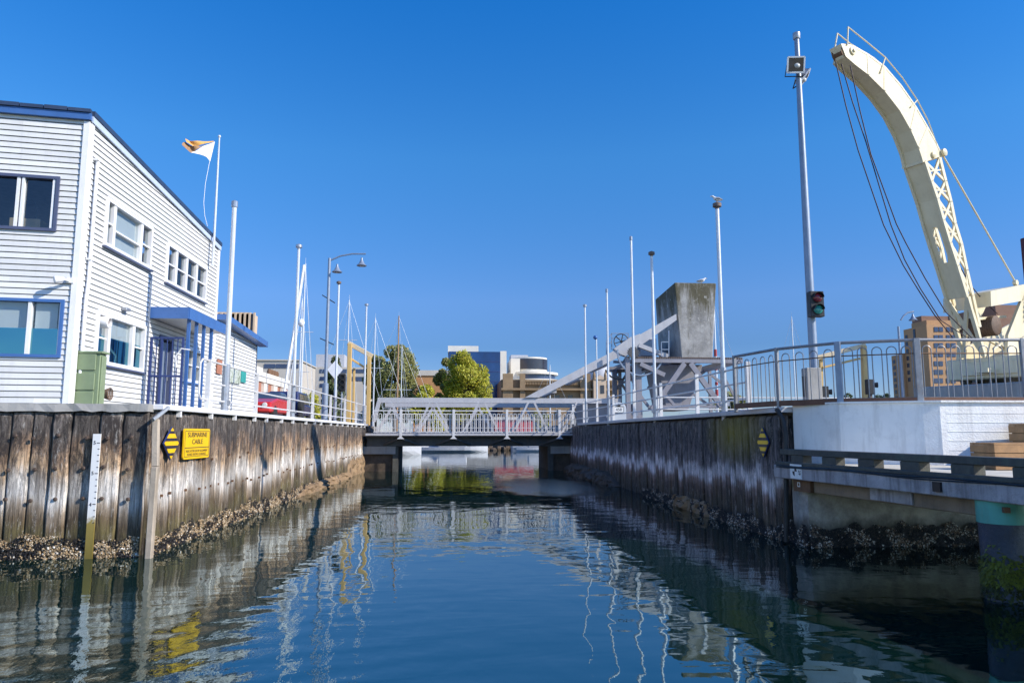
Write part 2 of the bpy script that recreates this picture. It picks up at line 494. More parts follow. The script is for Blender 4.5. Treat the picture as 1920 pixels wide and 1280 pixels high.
M['timber_sunny'] = timber('sunny_sea_wall_timber',
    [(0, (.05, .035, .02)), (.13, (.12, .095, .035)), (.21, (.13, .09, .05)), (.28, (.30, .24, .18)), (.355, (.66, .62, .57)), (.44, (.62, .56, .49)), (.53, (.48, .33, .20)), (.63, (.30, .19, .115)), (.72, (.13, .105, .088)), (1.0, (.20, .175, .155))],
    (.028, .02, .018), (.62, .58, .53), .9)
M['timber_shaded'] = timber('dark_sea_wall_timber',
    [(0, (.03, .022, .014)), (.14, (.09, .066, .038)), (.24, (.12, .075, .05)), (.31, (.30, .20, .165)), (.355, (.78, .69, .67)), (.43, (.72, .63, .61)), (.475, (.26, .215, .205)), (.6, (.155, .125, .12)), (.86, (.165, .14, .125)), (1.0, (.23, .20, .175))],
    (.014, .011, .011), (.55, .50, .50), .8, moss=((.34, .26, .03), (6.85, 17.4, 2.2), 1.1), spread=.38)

def wet_concrete():
    t = NT('tidal_concrete')
    xyz = t.z()
    n1 = t.noise(t.mapped((2, 2, 1)), 1.3, 6, .65)
    zz = t.math('ADD', xyz[2], t.math('MULTIPLY', t.math('SUBTRACT', n1, .5), .5))
    base = t.ramp(t.math('DIVIDE', zz, 2.0), [(0, (.02, .018, .014)), (.2, (.13, .12, .10)), (.30, (.40, .375, .34)), (.5, (.36, .335, .30)), (.56, (.15, .14, .06)), (.66, (.36, .25, .12)), (.8, (.60, .56, .48)), (1, (.5, .48, .44))])
    base = t.mix(1.0, base, t.rng(t.noise(t.geo.outputs['Position'], 4, 8, .7), .3, .7, .55, 1.3), 'MULTIPLY')
    t.link(base, t.p.inputs['Base Color']); t.p.inputs['Roughness'].default_value = .7
    t.bump(t.noise(t.geo.outputs['Position'], 15, 8, .7), .01)
    return t.m
M['wetconc'] = wet_concrete()

def gauge_mat():
    t = NT('gauge_board')
    xyz = t.z()
    n1 = t.noise(t.geo.outputs['Position'], 14, 6, .7)
    zz = t.math('ADD', xyz[2], t.math('MULTIPLY', t.math('SUBTRACT', n1, .5), .35))
    base = t.ramp(zz, [(0, (.16, .12, .02)), (.62, (.28, .21, .05)), (.74, (.72, .71, .68)), (1, (.76, .76, .75))])
    t.link(base, t.p.inputs['Base Color']); t.p.inputs['Roughness'].default_value = .5
    return t.m
M['gauge'] = gauge_mat()

def water_mat():
    t = NT('harbour_water')
    p = t.p
    p.inputs['Base Color'].default_value = (.002, .014, .011, 1)
    p.inputs['Roughness'].default_value = .015
    p.inputs['IOR'].default_value = 2.8
    p.inputs['Specular Tint'].default_value = (.68, 1.0, 1.05, 1)
    swell = t.noise(t.mapped((.85, .60, 1), (0, 0, R(20))), 1.0, 1, .5, .5)
    mid = t.noise(t.mapped((2.3, .95, 1), (0, 0, R(8))), 1.0, 1, .5, .6)
    fine = t.noise(t.mapped((9, 6, 1)), 1.0, 3, .5)
    xyz = t.z()
    # wash of the boat the picture is taken from: closer ripples at the near end of the channel
    near = t.math('MULTIPLY', t.rng(xyz[1], 5.5, 11.0, 1.0, .05), t.rng(xyz[0], -3.5, 1.5, 1.0, .04))
    far = t.rng(xyz[1], 12.0, 40.0, 1.0, .45)
    w = t.n.new('ShaderNodeTexWave'); w.wave_type = 'RINGS'; w.rings_direction = 'Z'; w.wave_profile = 'SIN'
    mp = t.n.new('ShaderNodeMapping'); mp.inputs['Location'].default_value = (-1.2, 0.5, 0); t.link(t.geo.outputs['Position'], mp.inputs[0]); t.link(mp.outputs[0], w.inputs[0])
    w.inputs['Scale'].default_value = .55; w.inputs['Distortion'].default_value = 9; w.inputs['Detail'].default_value = 2; w.inputs['Detail Scale'].default_value = .6
    # a cat's paw of wind on the far water
    d = t.n.new('ShaderNodeVectorMath'); d.operation = 'DISTANCE'
    m2 = t.n.new('ShaderNodeMapping'); m2.inputs['Scale'].default_value = (1, .42, 1); t.link(t.geo.outputs['Position'], m2.inputs[0]); t.link(m2.outputs[0], d.inputs[0])
    d.inputs[1].default_value = (3.9, 31 * .42, 0)
    paw = t.rng(t.math('ADD', d.outputs['Value'], t.math('MULTIPLY', t.math('SUBTRACT', swell, .5), 2.0)), 1.6, 2.6, 1, 0)
    h = t.math('MULTIPLY', t.math('MULTIPLY', swell, .014), far)
    h = t.math('ADD', h, t.math('MULTIPLY', t.math('MULTIPLY', mid, .0060), far))
    h = t.math('ADD', h, t.math('MULTIPLY', t.math('MULTIPLY', w.outputs['Fac'], .008), near))
    soft = t.noise(t.mapped((.7, 2.1, 1), (0, 0, R(-12))), 1.0, 2, .5, .4)
    h = t.math('ADD', h, t.math('MULTIPLY', t.math('MULTIPLY', soft, .0065), far))
    h = t.math('ADD', h, t.math('MULTIPLY', fine, t.math('ADD', t.math('MULTIPLY', near, .0055), t.math('ADD', t.math('MULTIPLY', paw, .012), .0003))))
    t.link(t.math('ADD', .015, t.math('MULTIPLY', paw, .20)), p.inputs['Roughness'])
    t.bump(h, 1.0)
    return t.m
M['water'] = water_mat()

# ------------------------------------------------------------------ the setting: water and land
tag(MB().add([V((-500, -60, 0)), V((500, -60, 0)), V((500, 96, 0)), V((-500, 96, 0))], [(0, 1, 2, 3)]).build('water', M['water'], fix=False), 'deep blue green harbour water between the two sea walls', 'water', kind='structure')
def land(name, poly, z0, z1, label):
    o = MB().prism([V((x, y, z0)) for x, y in poly], (0, 0, z1 - z0)).build(name, M['earth'])
    return tag(o, label, 'quay', kind='structure')
land('quay_ground', [(-90, 14.15), (-5.95, 14.15), (-5.6, 44.2), (-5.6, 56), (-17, 56), (-17, 94.5), (-90, 94.5)], -1.5, 2.68, 'paved quay under the white timber building')
land('quay_ground', [(7.2, 15.0), (14, 14.7), (90, 14.7), (90, 60), (7.2, 60)], -1.5, 1.50, 'ground body behind the concrete abutment')
land('quay_ground', [(7.25, 14.95), (7.9, 14.1), (9, 13.45), (14, 13.15), (90, 13.15), (90, 60), (7.25, 60)], 1.504, 2.74, 'paved quay under the cream crane')
land('far_ground', [(-1500, 95), (1500, 95), (1500, 1600), (-1500, 1600)], -1.5, 2.3, 'city ground beyond the inner dock')

# ------------------------------------------------------------------ timber sea walls
def plank(mb, W, s0, s1, n, ztop, zbot, seed):
    r = random.Random(seed)
    c = (r.random(), r.random(), r.random())
    zs = [zbot, 0, .35, .8, 1.25, 1.7, 2.1, 2.35, ztop - .1, ztop - .03, ztop]
    cols = []
    off = [r.uniform(-.012, .012) for _ in zs]; off2 = [r.uniform(-.014, .014) for _ in zs]
    for i, z in enumerate(zs):
        back = 0 if i < 8 else (.0, .025, .09)[i - 8]
        wob = r.uniform(-.006, .006)
        a, b = s0 + .008 + off[i], s1 - .008 + off2[i]
        nn = n - back + wob
        cols.append([W.w(a, -.16, z), W.w(a, nn - .028, z), W.w(a + .03, nn, z), W.w((a + b) / 2, nn + .006, z), W.w(b - .03, nn, z), W.w(b, nn - .028, z), W.w(b, -.16, z)])
    k = len(cols[0]); vs = [p for col in cols for p in col]; fs = []
    for i in range(len(cols) - 1):
        for j in range(k - 1):
            fs.append((i * k + j, i * k + j + 1, (i + 1) * k + j + 1, (i + 1) * k + j))
        fs.append((i * k + k - 1, i * k, (i + 1) * k, (i + 1) * k + k - 1))
    fs += [tuple(range(k)), tuple(range((len(cols) - 1) * k, len(cols) * k))]
    mb.add(vs, fs, c)

def plank_wall(root, W, L, ztop, m, wid, seed, bolts=None):
    mb = MB(); s = 0.0; i = 0
    while s < L:
        r = random.Random(seed + i)
        w = min(wid * r.uniform(.8, 1.2), L - s + .02)
        plank(mb, W, s, s + w, r.uniform(-.03, .03), ztop + r.uniform(-.02, .02), -.7, seed * 31 + i)
        s += w; i += 1
    mb.box((0, 0, 0), (0, 0, 0)) if False else None
    o = mb.build('planking', m, root)
    return o

LW = Wall((-5.52, 14.15, 0), (.32, 30.3, 0))            # left wall, facing the channel
LN = Wall((-5.62, 13.86, 0), (-3.9, -.25, 0)).flip()     # its near return, facing the camera
RWALL = Wall((6.92, 43.4, 0), (-.06, -28.6, 0))          # right wall
for W, ref in ((LW, V((1, 0, 0))), (LN, V((0, -1, 0))), (RWALL, V((-1, 0, 0)))):
    if W.en.dot(ref) < 0: W.flip()

lw = thing('sea_wall', (-5.5, 29, 0), 'sunlit timber sea wall of bleached brown planks below the white railing', 'sea wall')
plank_wall(lw, LW, 30.2, 2.62, M['timber_sunny'], .40, 100)
mb = MB().wbox(LW, 0, 30.2, -.26, -.17, -.7, 2.5); mb.build('backing', M['timber_sunny'], lw)
# round pile ends of the wall by the bridge
mb = MB()
for k, (dx, dy, r_) in enumerate(((.18, 30.25, .20), (.34, 30.55, .19), (.14, 30.8, .2))):
    p = LW.w(dy, dx - .12, 0)
    mb.tube([p + V((0, 0, z)) for z in (-.7, .5, 1.4, 2.1, 2.5, 2.62)], [r_ * q for q in (1.02, 1, .98, 1.02, .95, .7)], 10, (rnd.random(), rnd.random(), 0))
mb.build('end_pile', M['timber_sunny'], lw)
mb = MB()
mb.wbox(LW, -.05, 30.1, -.45, .10, 2.635, 2.74)
mb.build('coping', M['white'], lw, bevel=.012)
mb = MB()
for k in range(18):
    s = 1.0 + k * 1.65 + rnd.uniform(-.3, .3)
    mb.wbox(LW, s, s + .07, .0, .085, 2.52, 2.632)
tag(mb.build('coping_bracket', M['white'], lw))
mb = MB()
for row, z in enumerate((1.62, .98)):
    for k in range(74):
        if rnd.random() < .45: continue
        s = .2 + k * .4 + rnd.uniform(-.07, .07); zz = z + rnd.uniform(-.05, .05)
        mb.wbox(LW, s, s + .04, .0, .046, zz, zz + .05)
tag(mb.build('bolt_heads', M['rust'], lw), kind='stuff')

ln = thing('sea_wall', (-7.5, 13.8, 0), 'wide bolted timber planks of the near sea wall under the green cabinet', 'sea wall')
plank_wall(ln, LN, 3.9, 2.60, M['timber_sunny'], .40, 300)
MB().wbox(LN, 0, 3.9, -.26, -.17, -.7, 2.5).build('backing', M['timber_sunny'], ln)
mb = MB()   # rough concrete ledge over the planks
n = 26; A = []; B = []
for i in range(n):
    s = 3.95 * i / (n - 1) - .02
    A.append(LN.w(s, .05 + rnd.uniform(-.015, .015), 2.60 + rnd.uniform(-.02, .01))); B.append(LN.w(s, .03 + rnd.uniform(-.012, .012), 2.735 + rnd.uniform(-.008, .008)))
mb.ribbon(A, B, LN.en * -.55)
mb.build('ledge', M['concrete'], ln)
b0 = None
for row, (z, ph) in enumerate(((2.13, .1), (1.58, .0), (1.02, .2))):
    for k in range(9):
        s = .25 + k * .40 + rnd.uniform(-.06, .06) - ph * .2
        p = LN.w(s, .035, z + rnd.uniform(-.03, .03))
        if b0 is None:
            b0 = MB().lathe([(.036, 0), (.036, .02), (.022, .034), (.0, .036)], p, 8, LN.en).build('bolt', M['boltiron'], ln); bp0 = p
        else: twin(b0, p - bp0)

# corner post and the pipe at its top
cp = thing('corner_post', (-5.62, 13.75, 0), 'pale grey square timber post at the corner of the near sea wall', 'post')
a = at(283, 1010, Y=13.72); b = at(303, 772, Y=13.72)
mb = MB(); mb.bar(V((a.x - .02, 13.72, -.6)), V((a.x + .0, 13.72, 1.6)), .11, .13, (0, 1, 0)); mb.build('post', M['posttan'], cp, bevel=.012)
mb = MB(); mb.bar(V((a.x + .0, 13.72, 1.6)), V((b.x - .12, 13.80, 2.45)), .11, .10, (0, 1, 0)); mb.build('sloping_brace', M['posttan'], cp, bevel=.01)
mb = MB().bar(V((b.x - .14, 13.72, 2.45)), V((b.x + .04, 13.95, 2.68)), .06, .05); mb.build('bracket', M['steel'], cp)

rw = thing('sea_wall', (6.9, 29, 0), 'shaded black timber sea wall with a pale salt band, below the grey poles', 'sea wall')
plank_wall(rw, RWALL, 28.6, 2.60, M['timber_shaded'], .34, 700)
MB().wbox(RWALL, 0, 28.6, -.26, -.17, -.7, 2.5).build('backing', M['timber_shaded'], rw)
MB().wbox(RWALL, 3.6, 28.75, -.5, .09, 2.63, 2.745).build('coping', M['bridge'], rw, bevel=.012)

# barnacles and mussels
PAL = {'sunny': [((.015, .012, .012), 8), ((.05, .04, .03), 2), ((.42, .30, .17), 4), ((.55, .45, .32), 2), ((.3, .2, .1), 3), ((.75, .7, .62), .5)],
       'shaded': [((.008, .008, .01), 9), ((.03, .026, .024), 4), ((.20, .13, .08), 2.2), ((.60, .57, .52), 1)]}
def shells(name, W, L, count, pal, label, zhi, s_from=0.0, zlo=-.06, big=1.0, nout=.03, parent=None, grp=None):
    r = random.Random(count)
    cs, ws = zip(*PAL[pal]); mb = MB()
    for _ in range(count):
        s = s_from + r.random() * L
        top = zhi * (.6 + .45 * noise.noise(V((s * .9, count * .1, 0))) + .25 * noise.noise(V((s * 4, 3, count)))) + .05
        u = r.random() ** 1.25
        z = zlo + (max(top, .08) - zlo) * u
        sz = r.uniform(.010, .032) * big * (1.15 - .5 * u)
        p = W.w(s, nout + r.uniform(-.015, .045) * (1.1 - u), z)
        pn = noise.noise(V((s * 2.6, z * 5, count))) + .5 * noise.noise(V((s * 7, z * 9, count)))
        c = r.choices(cs, [w_ * (2.6 if (sum(c_) < .3) == (pn < .02) else .35) for c_, w_ in zip(cs, ws)])[0]; k = r.uniform(.6, 1.3); c = tuple(x * k for x in c)
        d = V((r.gauss(0, 1), r.gauss(0, 1), r.gauss(0, 1))).normalized(); e = d.orthogonal().normalized(); f = d.cross(e)
        mb.add([p + d * sz * 1.25, p - d * sz, p + e * sz * .8, p - e * sz * .7, p + f * sz * .6, p - f * sz * .65],
               [(0, 2, 4), (0, 4, 3), (0, 3, 5), (0, 5, 2), (1, 4, 2), (1, 3, 4), (1, 5, 3), (1, 2, 5)], c)
    o = mb.build(name, M['shell'], parent, fix=False)
    tag(o, label, 'shellfish' if parent is None else None, grp, 'stuff')
    return o
shells('barnacles', LW, 19, 17000, 'sunny', 'tan and black barnacles crusting the foot of the long sunlit sea wall', .50, s_from=-.1)
shells('barnacles', LN, 3.9, 7500, 'sunny', 'tan and black barnacles at the foot of the near bolted planks', .50)
shells('mussels', Wall((6.86, 26, 0), (0, -11.2, 0)), 11.2, 17000, 'shaded', 'dark mussels at the foot of the shaded sea wall', .42, nout=.05)

# rock footings under the far ends of the walls
def footing(name, W, s0, s1, h, out, m, label, seed):
    r = random.Random(seed); n = int((s1 - s0) * 9); mb = MB(); rows = []
    prof = ((1.05, -.6), (1.0, -.03), (.98, h * .25), (.92, h * .5), (.85, h * .75), (.62, h * .95), (.3, h), (-.1, h))
    for j, (q, z) in enumerate(prof):
        row = []
        for i in range(n + 1):
            s = s0 + (s1 - s0) * i / n; env = min(1, 6 * i / n + .08, 6 * (n - i) / n + .08)
            blk = .5 + .5 * noise.cell(V((s * 1.1, (1 if j > 3 else 0), seed)))
            dq = (noise.noise(V((s * 2.3, j * .8, seed))) * .5 + noise.noise(V((s * 7, j * 1.7, seed + 3))) * .3) * .30
            dz = noise.noise(V((s * 2.0, j, seed + 9))) * .20 + noise.noise(V((s * 6, j, seed + 5))) * .07
            row.append(W.w(s, (out * q * (.65 + .45 * blk) + dq * (1 if j < 7 else 0)) * (.35 + .65 * env), (z + (dz * h * 1.2 if j > 1 else 0)) * (env if z > 0 else 1)))
        rows.append(row)
    k = n + 1; vs = [p for row in rows for p in row]; m_ = len(prof)
    fs = [(j * k + i, j * k + i + 1, (j + 1) * k + i + 1, (j + 1) * k + i) for j in range(m_ - 1) for i in range(n)]
    fs += [tuple(j * k for j in range(m_)), tuple(j * k + n for j in range(m_)), tuple([i for i in range(k)] + [(m_ - 1) * k + i for i in range(n, -1, -1)])]
    mb.add(vs, fs)
    return tag(mb.build(name, m), label, 'rock footing')
footing('rock_footing', LW, 11.5, 24.5, .30, .22, M['rock'], 'tan rock footing along the waterline of the sunlit sea wall', 3)
footing('rock_footing', LW, 22.5, 30.4, .80, .10, M['rock'], 'upright tan stone blocks at the far end of the sunlit sea wall', 5)
footing('rock_footing', RWALL, .0, 13.5, .48, .62, M['darkrock'], 'dark wet rubble along the far foot of the shaded sea wall', 7)
footing('rock_footing', RWALL, 20.6, 24.6, .34, .12, M['rock'], 'tan rock patch at the waterline of the shaded sea wall', 8)

# ------------------------------------------------------------------ signs on the walls
def diamond(W, cu, cv, hw, hh, n, label):
    s, t = Wall(W.w(0, n, 0), W.ex).px(cu, cv)
    root = thing('cable_marker', W.w(s, n, t - hh), label, 'sign')
    def cut(f): return hw * (1 - abs(f))
    bands = [(-1, -.79, 1), (-.79, -.60, 0), (-.60, -.33, 1), (-.33, -.13, 0), (-.13, .14, 1), (.14, .34, 0), (.34, .62, 1), (.62, .80, 0), (.80, 1, 1)]
    MB().prism([W.w(s, n - .03, t - hh * 1.06), W.w(s + hw * 1.1, n - .03, t), W.w(s, n - .03, t + hh * 1.06), W.w(s - hw * 1.1, n - .03, t)], W.en * .022).build('backing_board', M['navy'], root)
    ye, bl = MB(), MB()
    for f0, f1, y in bands:
        pts = [(-cut(f0), f0), (cut(f0), f0)]
        if f0 < 0 < f1: pts += [(hw, 0)]
        pts += [(cut(f1), f1), (-cut(f1), f1)]
        if f0 < 0 < f1: pts += [(-hw, 0)]
        pts = [p for i, p in enumerate(pts) if i == 0 or abs(p[0] - pts[i - 1][0]) + abs(p[1] - pts[i - 1][1]) > 1e-6]
        if abs(pts[0][0] - pts[-1][0]) + abs(pts[0][1] - pts[-1][1]) < 1e-6: pts = pts[:-1]
        (ye if y else bl).prism([W.w(s + x, n - .007, t + f * hh) for x, f in pts], W.en * (.012 if y else .009))
    ye.build('yellow_bands', M['signyellow'], root); bl.build('black_bands', M['signblack'], root)
    return root
diamond(LW, 322, 831, .34, .30, .09, 'yellow and black banded diamond marker beside the yellow cable notice')
diamond(RWALL, 1430, 829, .28, .31, .09, 'yellow and black banded diamond marker on the shaded wall')
LS = Wall(LW.w(0, .09, 0), LW.ex)   # the notice stands 9 cm off the planks
s0, t1 = LS.px(346.5, 803); s1 = LS.px(391.5, 858)[0]; t0 = LS.px(346.5, 861)[1]
sg = thing('notice_board', LW.w((s0 + s1) / 2, .1, t0), 'square yellow notice reading SUBMARINE CABLE on the sunlit sea wall', 'sign')
mb = MB(); c_ = .06; pl = []
for (cx, cz, a0) in ((s1 - c_, t1 - c_, 0), (s0 + c_, t1 - c_, 90), (s0 + c_, t0 + c_, 180), (s1 - c_, t0 + c_, 270)):
    for q in range(5):
        a = R(a0 + q * 22.5); pl.append(LW.w(cx + c_ * math.cos(a), .06, cz + c_ * math.sin(a)))
mb.prism(pl, LW.en * .03); mb.build('board', M['signyellow'], sg)
def line(mb, W, s0, s1, t0, t1, n=.0915): mb.wbox(W, s0, s1, n - .002, n + .002, t0, t1)
mb = MB(); e = .045
line(mb, LW, s0 + e, s1 - e, t1 - e - .01, t1 - e); line(mb, LW, s0 + e, s1 - e, t0 + e, t0 + e + .01)
line(mb, LW, s0 + e, s0 + e + .012, t0 + e + .01, t1 - e - .01); line(mb, LW, s1 - e - .012, s1 - e, t0 + e + .01, t1 - e - .01)
tm = t0 + (t1 - t0) * .37
line(mb, LW, s0 + e + .012, s1 - e - .012, tm - .008, tm + .008)
mb.build('border_lines', M['signblack'], sg)
cx = (s0 + s1) / 2; wd = s1 - s0
k_ = (t1 - t0) / .79
for body, zf, size in (('SUBMARINE', .79, .185 * k_), ('CABLE', .56, .185 * k_)):
    o = lettering(body, LW.w(cx, .0925, t0 + (t1 - t0) * zf), LW.ex, (0, 0, 1), size, M['signblack'], sg, wide=1.12 / k_ * wd / 1.45)
for body, zf in (('INDICATORS SHOW ALIGNMENT', .255), ('BOARD SHOWS CLEARANCE', .145)):
    lettering(body, LW.w(cx, .0925, t0 + (t1 - t0) * zf), LW.ex, (0, 0, 1), .088 * k_, M['signblack'], sg, 'small_lettering', .001, .92 / k_ * wd / 1.45)

# tide gauge on the near planks
GW = Wall(LN.w(0, .075, 0), LN.ex).flip() if Wall(LN.w(0, .075, 0), LN.ex).en.dot(V((0, -1, 0))) < 0 else Wall(LN.w(0, .075, 0), LN.ex)
ga, gz = GW.px(182, 813); gb, _ = GW.px(172, 985); gc = (ga + gb) / 2
tg = thing('tide_gauge', GW.w(gc, 0, -.4), 'narrow white tide gauge board with black ticks, yellowed at the waterline', 'gauge')
MB().wbox(GW, gc - .065, gc + .065, 0, .03, -.6, gz).build('board', M['gauge'], tg)
for z, body in ((gz - .16, '5'), (gz - .70, '5'), (gz - 1.25, '4')):
    lettering(body, GW.w(gc + .025, .032, z), -GW.ex, (0, 0, 1), .09, M['signblack'], tg, 'numeral')
mb = MB()
for k in range(14):
    z = gz - .17 - k * .108
    mb.wbox(GW, gc - .062, gc - (.03 if k % 5 else .01), .030, .033, z, z + .014)
mb.build('tick_marks', M['signblack'], tg)

# ------------------------------------------------------------------ white timber building
BX, BY, BZ = -8.11, 16.0, 2.68
SW = Wall((BX, BY, BZ), (0, 1, 0))
if SW.en.x < 0: SW.flip()
FW = Wall((BX, BY, BZ), (-math.cos(R(8)), -math.sin(R(8)), 0))
if FW.en.y > 0: FW.flip()

def siding(W, s0, s1, top, openings, exp=.128):
    """lapped weatherboards with real openings; top is a function of s"""
    mb = MB(); inner = MB()
    t = 0.0; tmax = max(top(s0), top(s1)); rs = random.Random(int(s1 * 100)); row = 0
    def out(f): return .034 - .022 * f
    while t < tmax:
        row += 1; ph = rs.uniform(0, 3.3); tone = [rs.uniform(.90, 1.05) for _ in range(8)]
        br = sorted({t, t + .017, t + exp} | {x for o in openings for x in (o[2], o[3]) if t < x < t + exp})
        for ta, tb in zip(br[:-1], br[1:]):
            m = (ta + tb) / 2
            ivs = [(s0, s1)]
            for o in openings:
                if o[2] <= m <= o[3]:
                    nw = []
                    for a, b in ivs:
                        if o[1] <= a or o[0] >= b: nw.append((a, b)); continue
                        if a < o[0]: nw.append((a, o[0]))
                        if o[1] < b: nw.append((o[1], b))
                    ivs = nw
            for a, b in ivs:
                k = max(1, int((b - a) / .6))
                for i in range(k):
                    p, q = a + (b - a) * i / k, a + (b - a) * (i + 1) / k
                    lp, lq = min(tb, top(p)), min(tb, top(q))
                    if lp <= ta + .001 and lq <= ta + .001: continue
                    lp, lq = max(lp, ta), max(lq, ta)
                    fa = (ta - t) / exp; fp = (lp - t) / exp; fq = (lq - t) / exp
                    if ta < t + .016:   # the shadow gap under each board
                        mb.add([W.w(p, -.012, ta), W.w(q, -.012, ta), W.w(q, -.012, lq), W.w(p, -.012, lp)], [(0, 1, 2, 3)])
                        if ta == t: mb.add([W.w(p, .014, ta), W.w(q, .014, ta), W.w(q, -.012, ta), W.w(p, -.012, ta)], [(0, 1, 2, 3)])
                    else:
                        tv = tone[int(((p + q) / 2 + ph) / 3.3) % 8]; cc3 = (tv, tv, tv * .985)
                        mb.add([W.w(p, out(fa), ta), W.w(q, out(fa), ta), W.w(q, out(fq), lq), W.w(p, out(fp), lp)], [(0, 1, 2, 3)], cc3)
                        mb.add([W.w(p, -.012, ta), W.w(q, -.012, ta), W.w(q, out(fa), ta), W.w(p, out(fa), ta)], [(0, 1, 2, 3)])
                    mb.add([W.w(p, -.12, ta), W.w(q, -.12, ta), W.w(q, -.12, lq), W.w(p, -.12, lp)], [(3, 2, 1, 0)])
        t += exp
    return mb

bl = thing('timber_building', (BX, BY, BZ), 'two storey white weatherboard building with blue trim at the quay edge', 'building')
s_end, _ = SW.px(403, 600)
_, tc = SW.px(175, 219)                 # eaves at the corner
_, te = SW.px(402, 452)
def side_top(s): return tc + (te - tc) * s / s_end
def front_top(s): return tc

def win_rect(W, u0, v0, u1, v1, um0=None):
    a, t1 = W.px(u0, v0); b, t0 = W.px(u1, v1)
    return min(a, b), max(a, b), min(t0, t1), max(t0, t1)
# front windows (run out of frame to the left)
wf1 = (FW.px(109, 380)[0], FW.px(-150, 380)[0], FW.px(60, 431)[1], FW.px(60, 331)[1])
wf2 = (FW.px(117, 615)[0], FW.px(-120, 615)[0], FW.px(60, 668)[1], FW.px(60, 562)[1])
# side windows: left edge, right edge from mid-height pixels; heights from the left edge
def side_win(uL, vtop, vbot, uR):
    a, t1 = SW.px(uL, vtop); _, t0 = SW.px(uL, vbot); b, _ = SW.px(uR, (vtop + vbot) / 2 + (uR - uL) * .5)
    return (a, b, t0, t1)
ws1 = side_win(198, 370, 462, 281)
ws2 = side_win(312, 455, 530, 384)
ws3 = side_win(180, 582, 680, 266)
door = (SW.px(294, 700)[0], SW.px(318, 700)[0], 0.02, SW.px(294, 632)[1])
ws4 = side_win(346, 650, 714, 376)
sops = [ws1, ws2, ws3, door, ws4]
o = siding(SW, 0, s_end, side_top, sops).build('side_wall', M['siding'], bl, fix=False)
o = siding(FW, 0, 6.5, front_top, [wf1, wf2]).build('front_wall', M['siding'], bl, fix=False)
# back walls, floor, roof so the house is a closed body
c0 = FW.w(6.5, 0, 0); c1 = c0 + V((0, s_end, 0))
mb = MB(); mb.bar(c0 + V((0, 0, 3.2)), c1 + V((0, 0, 3.2)), .1, 6.4); mb.bar(SW.w(s_end - .06, -.14, 2.75), c1 + V((0, 0, 2.75)), .1, 5.5)
mb.build('rear_wall', M['white'], bl)
mb = MB(); mb.prism([SW.w(.1, -.2, 3.0), SW.w(s_end - .2, -.2, 3.0), c1 + V((.2, -.2, 3.0)), c0 + V((.2, .2, 3.0))], (0, 0, .2)); mb.build('floor', M['inside'], bl)
mb = MB(); mb.prism([SW.w(-.06, .05, tc - .03), SW.w(s_end + .05, .05, te - .03), c1 + V((0, 0, te - .03)), c0 + V((0, -.3, tc - .03))], (0, 0, .06)); mb.build('roof', M['roofmetal'], bl)
mb = MB()
def slope_band(mb, n0, n1, d0, d1):
    mb.hexa([SW.w(-.02, n0, tc + d0), SW.w(s_end + .02, n0, te + d0), SW.w(s_end + .02, n1, te + d0), SW.w(-.02, n1, tc + d0), SW.w(-.02, n0, tc + d1), SW.w(s_end + .02, n0, te + d1), SW.w(s_end + .02, n1, te + d1), SW.w(-.02, n1, tc + d1)])
slope_band(mb, .046, .085, -.20, -.055)
mb.build('side_fascia', M['fasc_pale'], bl)
mb = MB(); slope_band(mb, -.1, .11, -.052, .06); mb.build('edge_capping', M['roofmetal'], bl)
mb = MB()
mb.wbox(FW, -.05, 6.5, .035, .12, tc - .17, tc - .02)
mb.build('fascia', M['blue'], bl)
mb = MB()
for k in range(14):
    mb.wbox(FW, -.05 + k * .47, .40 + k * .47, .0, .16, tc - .015, tc + .06 + .01 * (k % 2))
mb.build('parapet_capping', M['roofmetal'], bl)
for args in ((SW, -.02, .12, .0, .055, -.03, tc - .22), (SW, s_end - .1, s_end + .02, 0, .055, 0, te - .14), (FW, -.02, .10, .0, .055, -.03, tc - .19)):
    MB().wbox(*args).build('corner_board', M['white'], bl)

def window(W, r, fm, gm, muls, rails=(), sill=None, d=.07, fw=.07, blind=None, name='window'):
    a, b, t0, t1 = r
    mb = MB()
    mb.wbox(W, a - .02, b + .02, -.1, d, t1 - fw, t1 + .02); mb.wbox(W, a - .02, b + .02, -.1, d, t0 - .02, t0 + fw)
    mb.wbox(W, a - .02, a + fw, -.1, d, t0 + fw, t1 - fw); mb.wbox(W, b - fw, b + .02, -.1, d, t0 + fw, t1 - fw)
    f = mb.build(name, fm, bl)
    for x, w in muls: MB().wbox(W, a + (b - a) * x - w / 2, a + (b - a) * x + w / 2, -.08, d * .7, t0 + fw, t1 - fw).build('mullion', M['white'], f)
    for x0, x1, z in rails: MB().wbox(W, a + (b - a) * x0, a + (b - a) * x1, -.07, d * .5, t0 + (t1 - t0) * z - .02, t0 + (t1 - t0) * z + .02).build('glazing_bar', M['white'], f)
    tsp = t0 + (t1 - t0) * blind[0] if (blind and gm is M['reflection_tint']) else t0 + fw
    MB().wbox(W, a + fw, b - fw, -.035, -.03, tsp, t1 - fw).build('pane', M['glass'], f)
    if tsp > t0 + fw: MB().wbox(W, a + fw, b - fw, -.035, -.03, t0 + fw, tsp).build('teal_reflection_pane', gm, f)  # lower pane coloured teal to imitate a reflection
    if sill:
        MB().wbox(W, a - .06, b + .06, .03, .11, t0 - .062, t0 - .022).build('sill', sill, f)
    if blind:
        z0, xs = blind
        mb = MB()
        for x0, x1 in xs: MB().wbox(W, a + (b - a) * x0, a + (b - a) * x1, -.10, -.085, t0 + (t1 - t0) * z0, t1 - .03).build('blind', M['blind'], f)
    return f
window(FW, wf1, M['frame_blue'], M['glass'], [(0.035, .05), (.265, .05), (.30, .06), (.62, .06)], fw=.045)
